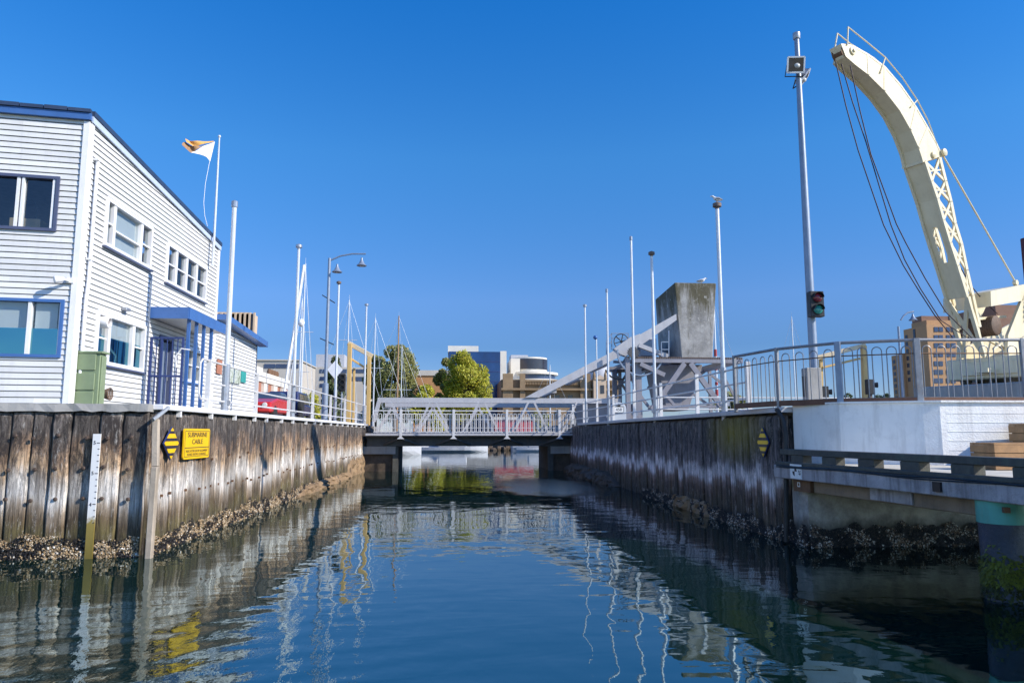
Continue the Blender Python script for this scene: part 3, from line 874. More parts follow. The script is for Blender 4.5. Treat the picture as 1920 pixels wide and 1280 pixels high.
window(FW, wf2, M['blue'], M['reflection_tint'], [(.02, .04), (.27, .07), (.7, .07)], fw=.045, blind=(.50, [(.06, .24), (.30, .62), (.72, 1)]))
window(SW, ws1, M['white'], M['glass'], [(.17, .13), (.76, .13)], [(0, .14, .5), (.2, .74, .42), (.8, 1, .5)], M['frame_blue'], blind=(.12, [(.2, .74)]))
window(SW, ws2, M['white'], M['glass'], [(.22, .15), (.47, .15), (.73, .15)], [(0, .2, .5), (.25, .45, .5), (.52, .7, .5), (.78, 1, .5)], M['frame_blue'])
window(SW, ws3, M['white'], M['reflection_tint'], [(.24, .13), (.74, .14)], [(0, .2, .5), (.8, 1, .5)], M['frame_blue'], blind=(.56, [(.02, .98)]))
window(SW, ws4, M['white'], M['glass'], [(.5, .1)], [(0, .46, .5), (.54, 1, .5)], M['blue'])
dr = MB().wbox(SW, door[0] + .06, door[1] - .06, -.10, -.05, .02, door[3] - .06).build('door', M['steel_blue'], bl)
mb = MB(); mb.wbox(SW, door[0] - .04, door[0] + .05, -.1, .06, 0, door[3]); mb.wbox(SW, door[1] - .05, door[1] + .05, -.1, .06, 0, door[3]); mb.wbox(SW, door[0] - .04, door[1] + .05, -.1, .06, door[3] + .001, door[3] + .1)
mb.build('frame', M['frame_blue'], dr)
MB().wbox(SW, door[1] - .16, door[1] - .11, -.05, .0, 1.0, 1.14).build('handle', M['steel'], dr)
# things inside the upper front window (a desk lamp and a box on the sill)
a_, b_, t0_, t1_ = wf1
tag(MB().wbox(FW, a_ + .45, a_ + 1.05, -.75, -.35, t0_ + .04, t0_ + .34).build('cardboard_box', mat('box_card', (.52, .38, .22), .8)), 'pale cardboard box standing inside the upper front window', 'box')
lp = thing('desk_lamp', FW.w(a_ + .62, -.5, t0_ + .34), 'dark desk lamp standing on the box inside the upper window', 'lamp')
MB().tube([FW.w(a_ + .62, -.5, t0_ + .34), FW.w(a_ + .58, -.5, t0_ + .62), FW.w(a_ + .70, -.5, t0_ + .80)], .018, 6).build('arm', M['black'], lp)
MB().lathe([(.10, 0), (.03, .12), (.0, .13)], FW.w(a_ + .74, -.5, t0_ + .70), 10).build('lamp_shade', M['black'], lp)

sm_, _ = SW.px(282, 515); sm1, _ = SW.px(266, 745)
MB().wbox(SW, sm_ - .02, sm_ + .02, .0, .05, .02, ws1[2] - .1).build('joint_strip', M['steel_blue'], bl)
# canopy, its posts and the security grille
_, cz1 = at(0, 0, Y=1), None
yA = BY + SW.px(279, 585)[0]
cap = at(354, 576, Y=yA); cbt = at(353, 597, Y=yA)
cpx = cap.x; ct, cb = cap.z, cbt.z
yB = at(427, 622, X=cpx).y
mb = MB(); mb.prism([V((BX + .03, yA + .05, cb + .05)), V((cpx - .03, yA + .05, cb + .05)), V((cpx - .03, yB, cb + .05)), V((BX + .03, yB, cb + .05))], (0, 0, ct - cb - .08)); mb.build('canopy', M['soffit'], bl)
cn = bl.children[-1]
mb = MB(); mb.box((BX + .03, yA, cb), (cpx, yA + .045, ct)); mb.box((cpx - .028, yA + .046, cb), (cpx + .02, yB, ct)); mb.box((BX + .03, yA + .0452, ct - .029), (cpx - .029, yB - .02, ct + .004))
mb.build('canopy_fascia', M['blue'], bl)
for uu in (354, 368.5, 382.5, 397):
    p = at(uu, 612, X=cpx - .10)
    mb = MB().box((cpx - .14, p.y - .035, BZ), (cpx - .06, p.y + .035, cb + .06)); mb.build('canopy_post', M['blue'], bl)
gy = at(345, 700, X=cpx - .1).y - .05
mb = MB(); gx0, gx1 = BX + .06, cpx - .15
for k in range(7):
    x = gx0 + (gx1 - gx0) * k / 6
    w = .05 if k in (0, 2, 6) else .022
    mb.box((x - w / 2, gy - w / 2, BZ), (x + w / 2, gy + w / 2, BZ + 2.02))
for z in (BZ + 2.02, BZ + 1.0, BZ + .06): mb.box((gx0 - .02, gy - .028, z), (gx1 + .02, gy + .028, z + .05))
mb.build('security_grille', M['navy'], bl)
mb = MB(); mb.tube([V((gx1 - .12, gy - .06, BZ + 1.25)), V((gx1 - .14, gy - .09, BZ + 1.55)), V((gx1 + .0, gy - .1, BZ + 1.75)), V((gx1 + .22, gy - .08, BZ + 1.72))], .022, 6)
mb.build('white_hook', M['white'], bl)

# single storey wing behind
ex0, ex1 = s_end, SW.px(478, 700)[0]
_, et = SW.px(478, 645)
etop = lambda s: et + .25 - .25 * (s - ex0) / (ex1 - ex0)
o = siding(SW, ex0 + .03, ex1, etop, []).build('wing_wall', M['siding'], bl, fix=False)
mb = MB(); mb.hexa([SW.w(ex0 + .03, .05, etop(ex0) - .02), SW.w(ex1 + .3, .05, etop(ex1) - .06), SW.w(ex1 + .3, .40, etop(ex1) - .06), SW.w(ex0 + .03, .40, etop(ex0) - .02), SW.w(ex0 + .03, .05, etop(ex0) + .17), SW.w(ex1 + .3, .05, etop(ex1) + .15), SW.w(ex1 + .3, .40, etop(ex1) + .15), SW.w(ex0 + .03, .40, etop(ex0) + .17)])
mb.build('wing_fascia', M['blue'], bl)
mb = MB(); mb.wbox(SW, ex1 - .0, ex1 + .1, -5, .03, 0, et); mb.prism([SW.w(ex0 + .05, .04, etop(ex0) - .0), SW.w(ex1 + .2, .04, et - .0), SW.w(ex1 + .2, -5, et - .0), SW.w(ex0 + .05, -5, etop(ex0) - .0)], (0, 0, .06))
mb.build('wing_roof', M['roofmetal'], bl)

# downpipe, floodlight, vents, cabinets
mb = MB()
p1 = SW.px(178, 300); p2 = SW.px(158, 530); p3 = SW.px(152, 560); p4 = SW.px(149, 650)
mb.tube([SW.w(.28, .09, p1[1]), SW.w(.27, .09, p2[1]), SW.w(.20, .10, p3[1]), SW.w(.20, .10, p4[1] - .6)], .04, 8)
for z in (p1[1] - .05, p2[1] + .5, p4[1] + .3): mb.wbox(SW, .2, .34, .03, .14, z, z + .04)
mb.build('downpipe', M['white'], bl)
f0 = FW.px(127, 527)
fl = thing('floodlight', FW.w(f0[0], .1, f0[1] + BZ - BZ), 'small white floodlight on the shaded front wall near the corner', 'lamp')
MB().wbox(FW, f0[0] - .14, f0[0] + .0, .03, .08, f0[1] - .05, f0[1] + .06).build('mounting_plate', M['white'], fl)
MB().bar(FW.w(f0[0] - .05, .08, f0[1]), FW.w(f0[0] + .03, .22, f0[1] + .01), .05).build('arm', M['white'], fl)
MB().lathe([(.045, 0), (.06, .02), (.075, .16), (.065, .17)], FW.w(f0[0] + .02, .20, f0[1]), 12, FW.ex * .8 + FW.en * .5 - V((0, 0, .2))).build('lamp_head', M['white'], fl)
v0 = SW.px(229, 581)
tag(MB().wbox(SW, v0[0] - .12, v0[0] + .12, .03, .16, v0[1] - .02, v0[1] + .05).build('bulkhead_light', M['steel'], bevel=.01), 'flat grey bulkhead light on the white wall over the window with the teal painted reflection', 'lamp')
v1 = SW.px(190, 604)
vf = thing('vent_fan', SW.w(v1[0], .1, v1[1]), 'round white extractor vent in the side window with the teal painted reflection', 'vent')
MB().lathe([(.14, 0), (.14, .18), (.10, .2), (.09, .12)], SW.w(v1[0], .0, v1[1]), 16, SW.en).build('cowl', M['white'], vf)
MB().lathe([(.088, 0), (.088, .01)], SW.w(v1[0], .125, v1[1]), 12, SW.en).build('fan', M['rust'], vf)
g0 = SW.px(150, 700)
ga_ = at(144, 752, X=BX + .42); gtop = at(150, 651, X=BX + .42).z
gy0 = ga_.y - .15; gy1 = at(197, 700, X=BX + .5).y
gy0 = BY + .18
cb_ = thing('electrical_cabinet', (BX + .2, (gy0 + gy1) / 2, BZ), 'tall pale green electrical cabinet against the white side wall', 'cabinet')
gw_ = at(188, 700, Y=gy0).x
MB().box((BX + .04, gy0, BZ), (gw_ - .02, gy1, gtop - .05)).build('cabinet_body', M['green_box'], cb_, bevel=.012)
mb = MB()
for z in (.05, .52, 1.02): mb.box((BX + .02, gy0 - .025, BZ + (gtop - BZ) * z / 1.5), (gw_ - .1, gy0 - .002, BZ + (gtop - BZ) * (z + .42) / 1.5))
mb.build('ribbed_panel', M['green_box'], cb_, bevel=.008)
MB().box((gw_ - .018, gy0 + .03, BZ + .04), (gw_ + .012, gy1 - .03, gtop - .1)).build('door', M['green_box'], cb_, bevel=.006)
MB().box((BX + .035, gy0 - .04, gtop - .048), (gw_ + .04, gy1 + .04, gtop)).build('lid', M['green_box'], cb_, bevel=.008)
hp = at(198, 745, X=BX + .25)
mb = MB()
for k in range(4):
    rr = .10 + .012 * k
    mb.tube([hp + V((.03 * k, rr * math.cos(a), .08 + rr * math.sin(a))) for a in [i * math.pi / 8 for i in range(17)]], .014, 6)
mb.build('hose_coil', M['hose'])
tag(bpy.data.objects['hose_coil'], 'small brown coiled hose on the wall beside the green cabinet', 'hose')
# pictures on the wing wall
def wall_panel(name, u0, v0, u1, v1, m, label, n=.05):
    a, t1 = SW.px(u0, v0); _, t0 = SW.px(u0, v1); b, _ = SW.px(u1, v0)
    return tag(MB().wbox(SW, a, b, n, n + .03, t0, t1).build(name, m), label, 'sign'), (a, b, t0, t1)
wall_panel('sign_panel', 404, 673, 413, 700, M['brick'], 'small rust brown panel on the white wing wall')
def mural():
    t = NT('mural_print'); n = t.noise(t.mapped((2.5, 2.5, 2.5)), 1.2, 6, .7)
    t.link(t.ramp(n, [(.3, (.05, .07, .05)), (.45, (.35, .4, .3)), (.52, (.6, .62, .58)), (.65, (.12, .2, .12))]), t.p.inputs['Base Color']); return t.m
_, rr_ = wall_panel('sign_panel', 427, 686, 448, 716, mural(), 'green and white mottled picture board on the white wing wall')
wall_panel('sign_panel', 449, 693, 458, 716, mat('teal_sign', (.03, .30, .27), .5), 'plain teal sign panel beside the mottled picture board')

# flag on its pole
fp_b = SW.px(388, 497); fb = SW.w(fp_b[0], .18, fp_b[1])
fpt = on_plane(404, 258, fb, V((1, 0, 0)))
fpt = V((fb.x, fb.y, fpt.z * .0 + at(403, 258, Y=fb.y).z))
fg = thing('flagpole', fb, 'slim white flagpole bracketed to the end of the white building', 'flagpole')
MB().tube([fb, fb.lerp(fpt, .5), fpt], [.045, .04, .025], 8).build('pole', M['pole'], fg)
MB().ball(fpt + V((0, 0, .04)), .05).build('finial', M['pole'], fg)
mb = MB(); mb.bar(fb + V((-.16, 0, .1)), fb + V((0, 0, .1)), .05); zt = min(te - .1 + BZ, fpt.z); mb.bar(V((BX + .02, fb.y, BZ + side_top(fp_b[0]) - .3)), V((fb.x, fb.y, BZ + side_top(fp_b[0]) - .3)), .05)
mb.build('bracket', M['steel'], fg)
q = lambda u, v: at(u, v, Y=fb.y - .02 - .011 * (403 - u))
mb = MB(); mb.tube([q(393, 303), q(385, 345), q(382, 380), q(384, 405), q(389, 424)], .008, 5); mb.build('halyard', M['white'], fg)
def cloth(name, A, B, m, n=14, amp=.05):
    mb = MB(); rows = []
    for j in range(8):
        f = j / 7; row = []
        for i in range(n + 1):
            g = i / n
            def poly(P):
                k = g * (len(P) - 1); a = min(int(k), len(P) - 2); return V(P[a]).lerp(V(P[a + 1]), k - a)
            p = poly(A).lerp(poly(B), f)
            row.append(p + V((0, amp * math.sin(g * 9 + f * 2.5) * g, 0)))
        rows.append(row)
    k = n + 1; vs = [p for r_ in rows for p in r_] + [p + V((0, .006, 0)) for r_ in rows for p in r_]; o_ = 8 * k
    fs = [(j * k + i, j * k + i + 1, (j + 1) * k + i + 1, (j + 1) * k + i) for j in range(7) for i in range(n)]
    fs += [tuple(o_ + x for x in reversed(f)) for f in fs]
    mb.add(vs, fs); mb.smooth = True
    return mb
fr = thing('flag', fpt - V((.3, 0, .6)), 'orange and white flag blowing out from the slim flagpole', 'flag')
cloth('f', [q(403, 265.5), q(390, 271), q(376, 277), q(364, 284)], [q(394, 303), q(388, 295), q(378, 290), q(359, 287)], None, amp=.04).build('white_field', M['flagwhite'], fr, fix=False)
cloth('f', [q(401, 264.5), q(380, 265), q(360, 265.5), q(347, 259)], [q(400, 266), q(378, 271.5), q(364, 275), q(352, 269)], None, amp=.10).build('orange_field', M['flagorange'], fr, fix=False)
cloth('f', [q(385, 270), q(374, 274.5), q(362, 275), q(346, 265)], [q(384, 271), q(370, 281), q(357, 286), q(344, 275)], None, amp=.14).build('brown_field', M['flagbrown'], fr, fix=False)

# ------------------------------------------------------------------ poles along the walls
def wall_pole(X, Y, ztop, label, cap='disc', r=.055, gull=False, dark=False):
    t = thing('mooring_pole', (X, Y, 2.0), label, 'pole', 'tall metal poles along the sea walls')
    zb = 2.3
    MB().tube([V((X, Y, z)) for z in (zb, 3.9)], r * 1.45, 10).build('sleeve', M['steel'], t)
    MB().tube([V((X, Y, z)) for z in (3.9, 5.8, ztop)], [r, r * .97, r * .9], 10).build('shaft', M['pole'], t)
    if cap == 'disc': MB().lathe([(r, 0), (r * 1.0, .04), (r * 2.1, .06), (r * 2.1, .15), (r * .5, .19)], (X, Y, ztop), 12).build('cap', M['grating'] if dark else M['steel'], t)
    else: MB().lathe([(r * 1.25, -.12), (r * 1.25, .03), (r * .4, .06)], (X, Y, ztop), 10).build('cap', M['steel_blue'], t)
    MB().box((X - .12, Y - .05, 2.9), (X + .12, Y + .05, 3.0)).build('clamp', M['steel'], t)
wall_pole(-5.64, 18.42, 8.05, 'white pole standing against the white wing wall, nearest on the sunlit side', 'plain', .062)
wall_pole(-5.64, 26.05, 8.8, 'white pole with disc cap in front of the leaning yacht spar', 'disc')
wall_pole(-5.66, 35.3, 9.4, 'white pole with dark cap just beside the twin arm street lamp', 'disc', dark=True)
wall_pole(-5.66, 46.5, 10.3, 'white pole rising between the yellow frame and the bushy tree', 'disc', .06)
wall_pole(6.98, 37.9, 8.9, 'grey pole nearest the bridge span, before the sandstone building', 'disc', .05)
wall_pole(6.98, 32.3, 8.75, 'grey pole standing between the spoked wheel and the bridge span', 'plain', .05)
wall_pole(7.08, 28.0, 10.05, 'tallest bare grey pole, in front of the gusset plate of the bridge', 'plain', .05)
wall_pole(6.98, 24.7, 8.45, 'grey pole with brown cap just clear of the concrete counterweight', 'disc', .055, dark=True)
wall_pole(6.98, 18.25, 8.15, 'grey pole with a gull on its cap beside the concrete counterweight', 'disc', .055, dark=True)

def gull(p, label, s=1.0, d=1):
    t = thing('gull', p, label, 'bird', 'gulls perched high up')
    p = V(p); mb = MB()
    pts = [(-.20, .10, .03), (-.10, .13, .075), (0, .15, .09), (.09, .18, .075), (.14, .235, .045), (.18, .27, .048), (.215, .275, .03)]
    mb.tube([p + V((x * s * d, 0, z * s)) for x, z, _ in pts], [r * s for _, _, r in pts], 8)
    mb.build('body', M['gull'], t)
    mb = MB()
    for sy in (-1, 1): mb.tube([p + V((x * s * d, sy * y * s, z * s)) for x, y, z in ((.08, .075, .17), (-.05, .085, .165), (-.26, .03, .12))], [.035 * s, .045 * s, .01 * s], 6)
    mb.build('wing', M['gullgrey'], t)
    MB().lathe([(.02 * s, 0), (.004, .07 * s)], p + V((.23 * s * d, 0, .268 * s)), 6, (d, 0, -.1)).build('beak', M['yellow'], t)
    mb = MB()
    for sy in (-.025, .025): mb.tube([p + V((0, sy * s, 0)), p + V((0, sy * s, .09 * s))], .007, 5)
    mb.build('legs', M['yellow'], t)
gull((6.98, 18.25, 8.33), 'white gull perched on the grey pole beside the counterweight', .62, -1)

# ------------------------------------------------------------------ railings
def pipe_rail(W, n, posts, z0, rails, label, m, loop=None):
    root = thing('railing', W.w(posts[0], n, z0), label, 'railing')
    p0 = None
    for s in posts:
        p = W.w(s, n, z0)
        if p0 is None:
            po = MB().box((p.x - .05, p.y - .03, z0), (p.x + .05, p.y + .03, z0 + 1.16)).build('post', m, root); p0 = p
        else: twin(po, p - p0)
    for z in rails:
        MB().tube([W.w(posts[0], n, z), W.w(posts[-1], n, z)], .024, 8).build('rail', m, root)
    if loop:
        a = W.w(posts[0], n, 0)
        mb = MB(); d = W.ex * loop
        P = [a + V((0, 0, rails[0])), a + d * .75 + V((0, 0, rails[0])), a + d + V((0, 0, rails[0] - .1)), a + d + V((0, 0, rails[-1] + .1)), a + d * .75 + V((0, 0, rails[-1])), a + V((0, 0, rails[-1]))]
        mb.tube(P, .024, 8); mb.build('end_loop', m, root)
    return root
pipe_rail(LW, -.16, [3.0 + 3.95 * k for k in range(8)], 2.735, (3.86, 3.36, 2.97), 'white three rail pipe railing along the sunlit quay', M['rail_white'], loop=-.55)
pipe_rail(RWALL, -.16, [.6 + 3.72 * k for k in range(8)][:8], 2.74, (3.80, 3.42, 3.02), 'grey three rail pipe railing along the shaded quay', M['rail_white'])

# hoop-topped railing on the white wall
PATH = [V((6.52, 16.33, 0)), V((6.82, 14.75, 0)), V((7.56, 13.64, 0)), V((8.80, 13.04, 0)), V((10.8, 12.88, 0)), V((12.8, 12.78, 0))]
ZB, ZT = 2.80, 3.97
hr = thing('railing', (8.0, 13.6, ZB), 'grey steel railing with hoop topped bars on the white wall', 'railing')
for i, p in enumerate(PATH):
    d = (PATH[min(i + 1, len(PATH) - 1)] - PATH[max(i - 1, 0)]).normalized()
    mb = MB(); w = .12 if i in (2, 3) else .075
    mb.bar(p + V((0, 0, ZB - .12)), p + V((0, 0, ZT + .03)), w, .07, d.cross(V((0, 0, 1))))
    mb.build('post', M['steel_blue'] if i == 2 else M['rail_grey'], hr, bevel=.01)
for a, b in zip(PATH[:-1], PATH[1:]):
    MB().tube([a + V((0, 0, ZT)), b + V((0, 0, ZT))], .032, 10).build('top_rail', M['rail_grey'], hr)
    MB().tube([a + V((0, 0, ZT - .26)), b + V((0, 0, ZT - .26))], .013, 6).build('middle_rail', M['rust'], hr)
    MB().bar(a + V((0, 0, ZB + .07)), b + V((0, 0, ZB + .07)), .035, .02).build('bottom_rail', M['rail_grey'], hr)
    L = (b - a).length; d = (b - a).normalized(); n = max(1, round((L - .1) / .275))
    for k in range(n):
        c = a + d * (.05 + (L - .1) * (k + .5) / n); h = .085
        mb = MB(); zt = ZT - .11
        P = [c - d * h + V((0, 0, ZB + .07)), c - d * h + V((0, 0, zt - h))] + [c - d * h * math.cos(q_) + V((0, 0, zt - h + h * math.sin(q_))) for q_ in [math.pi * j / 8 for j in range(1, 8)]] + [c + d * h + V((0, 0, zt - h)), c + d * h + V((0, 0, ZB + .07))]
        mb.tube(P, .0105, 6); mb.build('hoop', M['rail_grey'], hr)
    nn = V((-d.y, d.x, 0)); nn = nn if nn.dot(V((10, 17, 0)) - a) < 0 else -nn
    MB().bar(a + V((0, 0, ZB + .02)), b + V((0, 0, ZB + .02)), .07, .11).build('kickboard', M['kick'], hr)

# ------------------------------------------------------------------ white rendered wall, timber walkway
WP = [(7.05, 14.62), (7.50, 13.60), (8.76, 12.93), (9.02, 12.82), (13.2, 12.62), (13.2, 13.1), (9.1, 13.3), (8.9, 13.4), (7.85, 14.05), (7.2, 14.9)]
ww = thing('retaining_wall', (8.5, 13.4, 1.5), 'white rendered retaining wall under the hoop railing', 'wall')
MB().prism([V((x, y, 1.5)) for x, y in WP], (0, 0, 1.27)).build('wall_face', M['whitewall'], ww)
mb = MB()
ins = [(x, y) for x, y in WP[:5]]
A = [V((x, y - .025 - (.02 if i else 0), 2.772)) for i, (x, y) in enumerate(ins)]; B = [V((x + .2, y + .22, 2.772)) for x, y in ins]
mb.ribbon(A, B, (0, 0, .035)); mb.build('wall_cap', M['whitewall'], ww)
mb = MB()
for k in range(6):
    z = 1.72 + k * .17
    mb.bar(V((9.15, 12.812, z)), V((13.1, 12.623, z)), .010, .008)
mb.build('shutter_lines', M['whitewall'], ww)
mb = MB().tube([at(1456, 766, Y=14.62), at(1468, 785, Y=14.5), at(1473, 812, Y=14.45), at(1474, 900, Y=14.45), at(1474, 1015, Y=14.45)], .05, 10)
dp = mb.build('drain_pipe', M['black']); tag(dp, 'black drain pipe bent over the end of the shaded sea wall', 'pipe')

cw = tag(MB().box((6.95, 13.95, -1), (14, 14.6, 1.55)).build('concrete_abutment', M['wetconc']), 'tide stained concrete abutment under the timber walkway', 'abutment')
shells('mussels', Wall((6.95, 13.93, 0), (1, 0, 0)), 6.0, 16000, 'shaded', 'dark mussels and pale barnacles along the concrete abutment', .62, nout=.02)
shells('mussels', Wall((6.94, 14.75, 0), (0, -.8, 0)), .8, 1500, 'shaded', 'narrow patch of mussels behind the black drain pipe', .55, nout=.02)

E0, E1 = V((6.78, 14.55, 0)), V((7.62, 5.2, 0))
EW = Wall(E0, (E1 - E0))
if EW.en.x > 0: EW.flip()
EL = (E1 - E0).length
wk = thing('timber_walkway', (8.5, 10.5, 1.3), 'weathered timber walkway with a dark bull rail beside the white wall', 'walkway')
mb = MB()
nb = 40
for k in range(nb):
    s = EL * k / nb
    mb.hexa([EW.w(s, .0, 1.56), EW.w(s + EL / nb - .015, .0, 1.56), EW.w(s + EL / nb - .015, -6, 1.56), EW.w(s, -6, 1.56), EW.w(s, .0, 1.615), EW.w(s + EL / nb - .015, .0, 1.615), EW.w(s + EL / nb - .015, -6, 1.615), EW.w(s, -6, 1.615)])
mb.build('deck_boards', M['deck'], wk)
MB().wbox(EW, -.05, EL, -.16, .06, 1.765, 1.88).build('bull_rail', M['dock'], wk, bevel=.012)
bk = None
for k in range(8):
    s = .35 + k * 1.05
    p = EW.w(s, 0, 0)
    if bk is None: bk = MB().wbox(EW, s, s + .42, -.15, .05, 1.617, 1.763).build('spacer_block', M['dock'], wk, bevel=.01); p0 = p
    else: twin(bk, p - p0)
MB().wbox(EW, -.12, EL, .0, .14, 1.565, 1.63).build('cap_timber', M['dock'], wk, bevel=.01)
MB().wbox(EW, -.14, EL, .03, .16, 1.30, 1.56).build('outer_waler', M['waler'], wk, bevel=.015)
MB().wbox(EW, .35, 5.0, -.20, -.08, 1.06, 1.33).build('lower_waler', M['brownbeam'], wk, bevel=.015)
MB().wbox(EW, 2.6, 3.6, -.075, -.045, 1.09, 1.30).build('splice_plate', M['waler'], wk)
MB().wbox(EW, .32, .9, -.078, .0, 1.06, 1.295).build('rusty_plate', M['rust'], wk)
mb = MB(); mb.tube([EW.w(s, .165 + rnd.uniform(-.004, .004), 1.555 - .01 * math.sin(s * 2.3)) for s in [i * .4 for i in range(23)]], .018, 6)
mb.tube([EW.w(s, .172, 1.535 - .014 * math.sin(s * 1.7 + 1)) for s in [i * .4 for i in range(23)]], .012, 6)
mb.build('cable', M['black'], wk)
mb = MB()
for k in range(5): mb.wbox(EW, 1.2 + k * 1.8, 1.45 + k * 1.8, -5.5, -.3, 1.28, 1.555)
mb.build('joist', M['dock'], wk)
mb = MB().wbox(EW, 4.35, 4.5, .16, .2, 1.36, 1.5); mb.build('cleat_bracket', M['black'], wk)
# survey target
tgr = EW.px(1507, 886)
st = thing('survey_target', EW.w(tgr[0], .17, 1.3), 'white survey target card numbered 129 on the walkway waler', 'sign')
MB().wbox(EW, tgr[0] - .20, tgr[0] + .20, .162, .170, 1.32, 1.60).build('card', M['signwhite'], st)
mb = MB()
Tc = lambda x, z, n=.1705: EW.w(tgr[0] - .04 + x, n, 1.46 + z)
mb.prism([Tc(0, 0), Tc(.08, 0), Tc(.065, .05), Tc(.03, .08), Tc(0, .09)], EW.en * .002)
mb.prism([Tc(0, 0), Tc(0, -.09), Tc(-.03, -.08), Tc(-.065, -.05), Tc(-.08, 0)], EW.en * .002)
mb.build('quadrants', M['signblack'], st)
lettering('129', EW.w(tgr[0] + .13, .1715, 1.47), (0, 0, -1), EW.ex, .10, M['signblack'], st)
# small white square painted on the plate
mb = MB()
a_, z_ = .46, 1.20
for (p_, q_, r_, t_) in ((0, .09, 0, .016), (0, .09, .074, .09), (0, .016, .016, .074), (.074, .09, .016, .074)): mb.wbox(EW, a_ + p_, a_ + q_, .0, .003, z_ + r_ - .05, z_ + t_ - .05)
mb.build('painted_square', M['signwhite'], wk)

# green-sleeved pile
pc = V((7.42, 9.45, 0))
pl_ = thing('fender_pile', pc, 'round pile with a teal sleeve above dark weed under the walkway', 'pile')
MB().lathe([(.285, -.8), (.285, 1.02)], pc, 28).build('pile_shaft', M['pile'], pl_)
MB().lathe([(.282, 1.0), (.30, 1.002), (.30, 1.45), (.28, 1.46)], pc, 28).build('teal_sleeve', M['teal'], pl_)
MB().bar(pc + V((-.16, -.27, 1.2)), pc + V((-.18, -.34, 1.2)), .07).build('bolt', M['rust'], pl_)
r = random.Random(5); mb = MB()
for _ in range(1500):
    a = r.uniform(math.pi * .75, math.pi * 1.95); z = .30 + r.gauss(0, .16)
    if z < -.05 or z > .66 + .1 * math.sin(a * 4): continue
    p = pc + V((math.cos(a) * .287, math.sin(a) * .287, z)); sz = r.uniform(.012, .03)
    k = r.uniform(.4, 1.3) if z > .2 else r.uniform(.1, .5)
    d = V((math.cos(a), math.sin(a), r.uniform(-.9, .2))); tdir = V((-math.sin(a), math.cos(a), 0))
    mb.add([p - tdir * sz, p + tdir * sz, p + d * sz * 1.6 - V((0, 0, sz))], [(0, 1, 2)], (.13 * k, .14 * k, .012 * k))
tag(mb.build('weed', M['shell'], pl_, fix=False), kind='stuff')
tag(MB().lathe([(.25, -.8), (.25, 1.5)], (9.6, 10.8, 0), 20).build('fender_pile', M['pile']), 'dark round pile deep in the shade under the walkway', 'pile')

# timber steps
def slat_block(name, lo, hi, n, label):
    t = thing(name, ((lo[0] + hi[0]) / 2, (lo[1] + hi[1]) / 2, lo[2]), label, 'steps', 'timber steps on the walkway')
    mb = MB(); h = (hi[2] - lo[2]) / n
    for k in range(n): mb.box((lo[0], lo[1], lo[2] + k * h + .006), (hi[0], lo[1] + .04, lo[2] + (k + 1) * h - .006))
    for k in range(n): mb.box((lo[0] - .0, lo[1] + .041, lo[2] + k * h + .006), (lo[0] + .04, hi[1], lo[2] + (k + 1) * h - .006))
    mb.build('slats', M['step'], t)
    mb = MB(); nt = 6
    for k in range(nt): mb.box((lo[0], lo[1] + .0 + (hi[1] - lo[1]) * k / nt, hi[2] - .004), (hi[0], lo[1] + (hi[1] - lo[1]) * (k + .93) / nt, hi[2] + .03))
    mb.build('tread', M['step'], t)
    MB().box((lo[0] + .05, lo[1] + .05, lo[2]), (hi[0] - .02, hi[1] - .02, hi[2] - .01)).build('frame', M['brownbeam'], t)
p = at(1815, 830, D=11.6)
q1 = at(1888, 792, D=12.0)
px_ = at(1818, 830, Y=p.y + .55).x
slat_block('timber_step', (px_, p.y, 1.62), (px_ + 4, p.y + .55, p.z - .03), 3, 'lower orange brown slatted timber step on the walkway')
qx_ = at(1892, 792, Y=12.55).x
slat_block('timber_step', (qx_, p.y + .56, 1.62), (qx_ + 3.5, 12.58, q1.z - .03), 5, 'upper orange brown slatted timber step against the white wall')

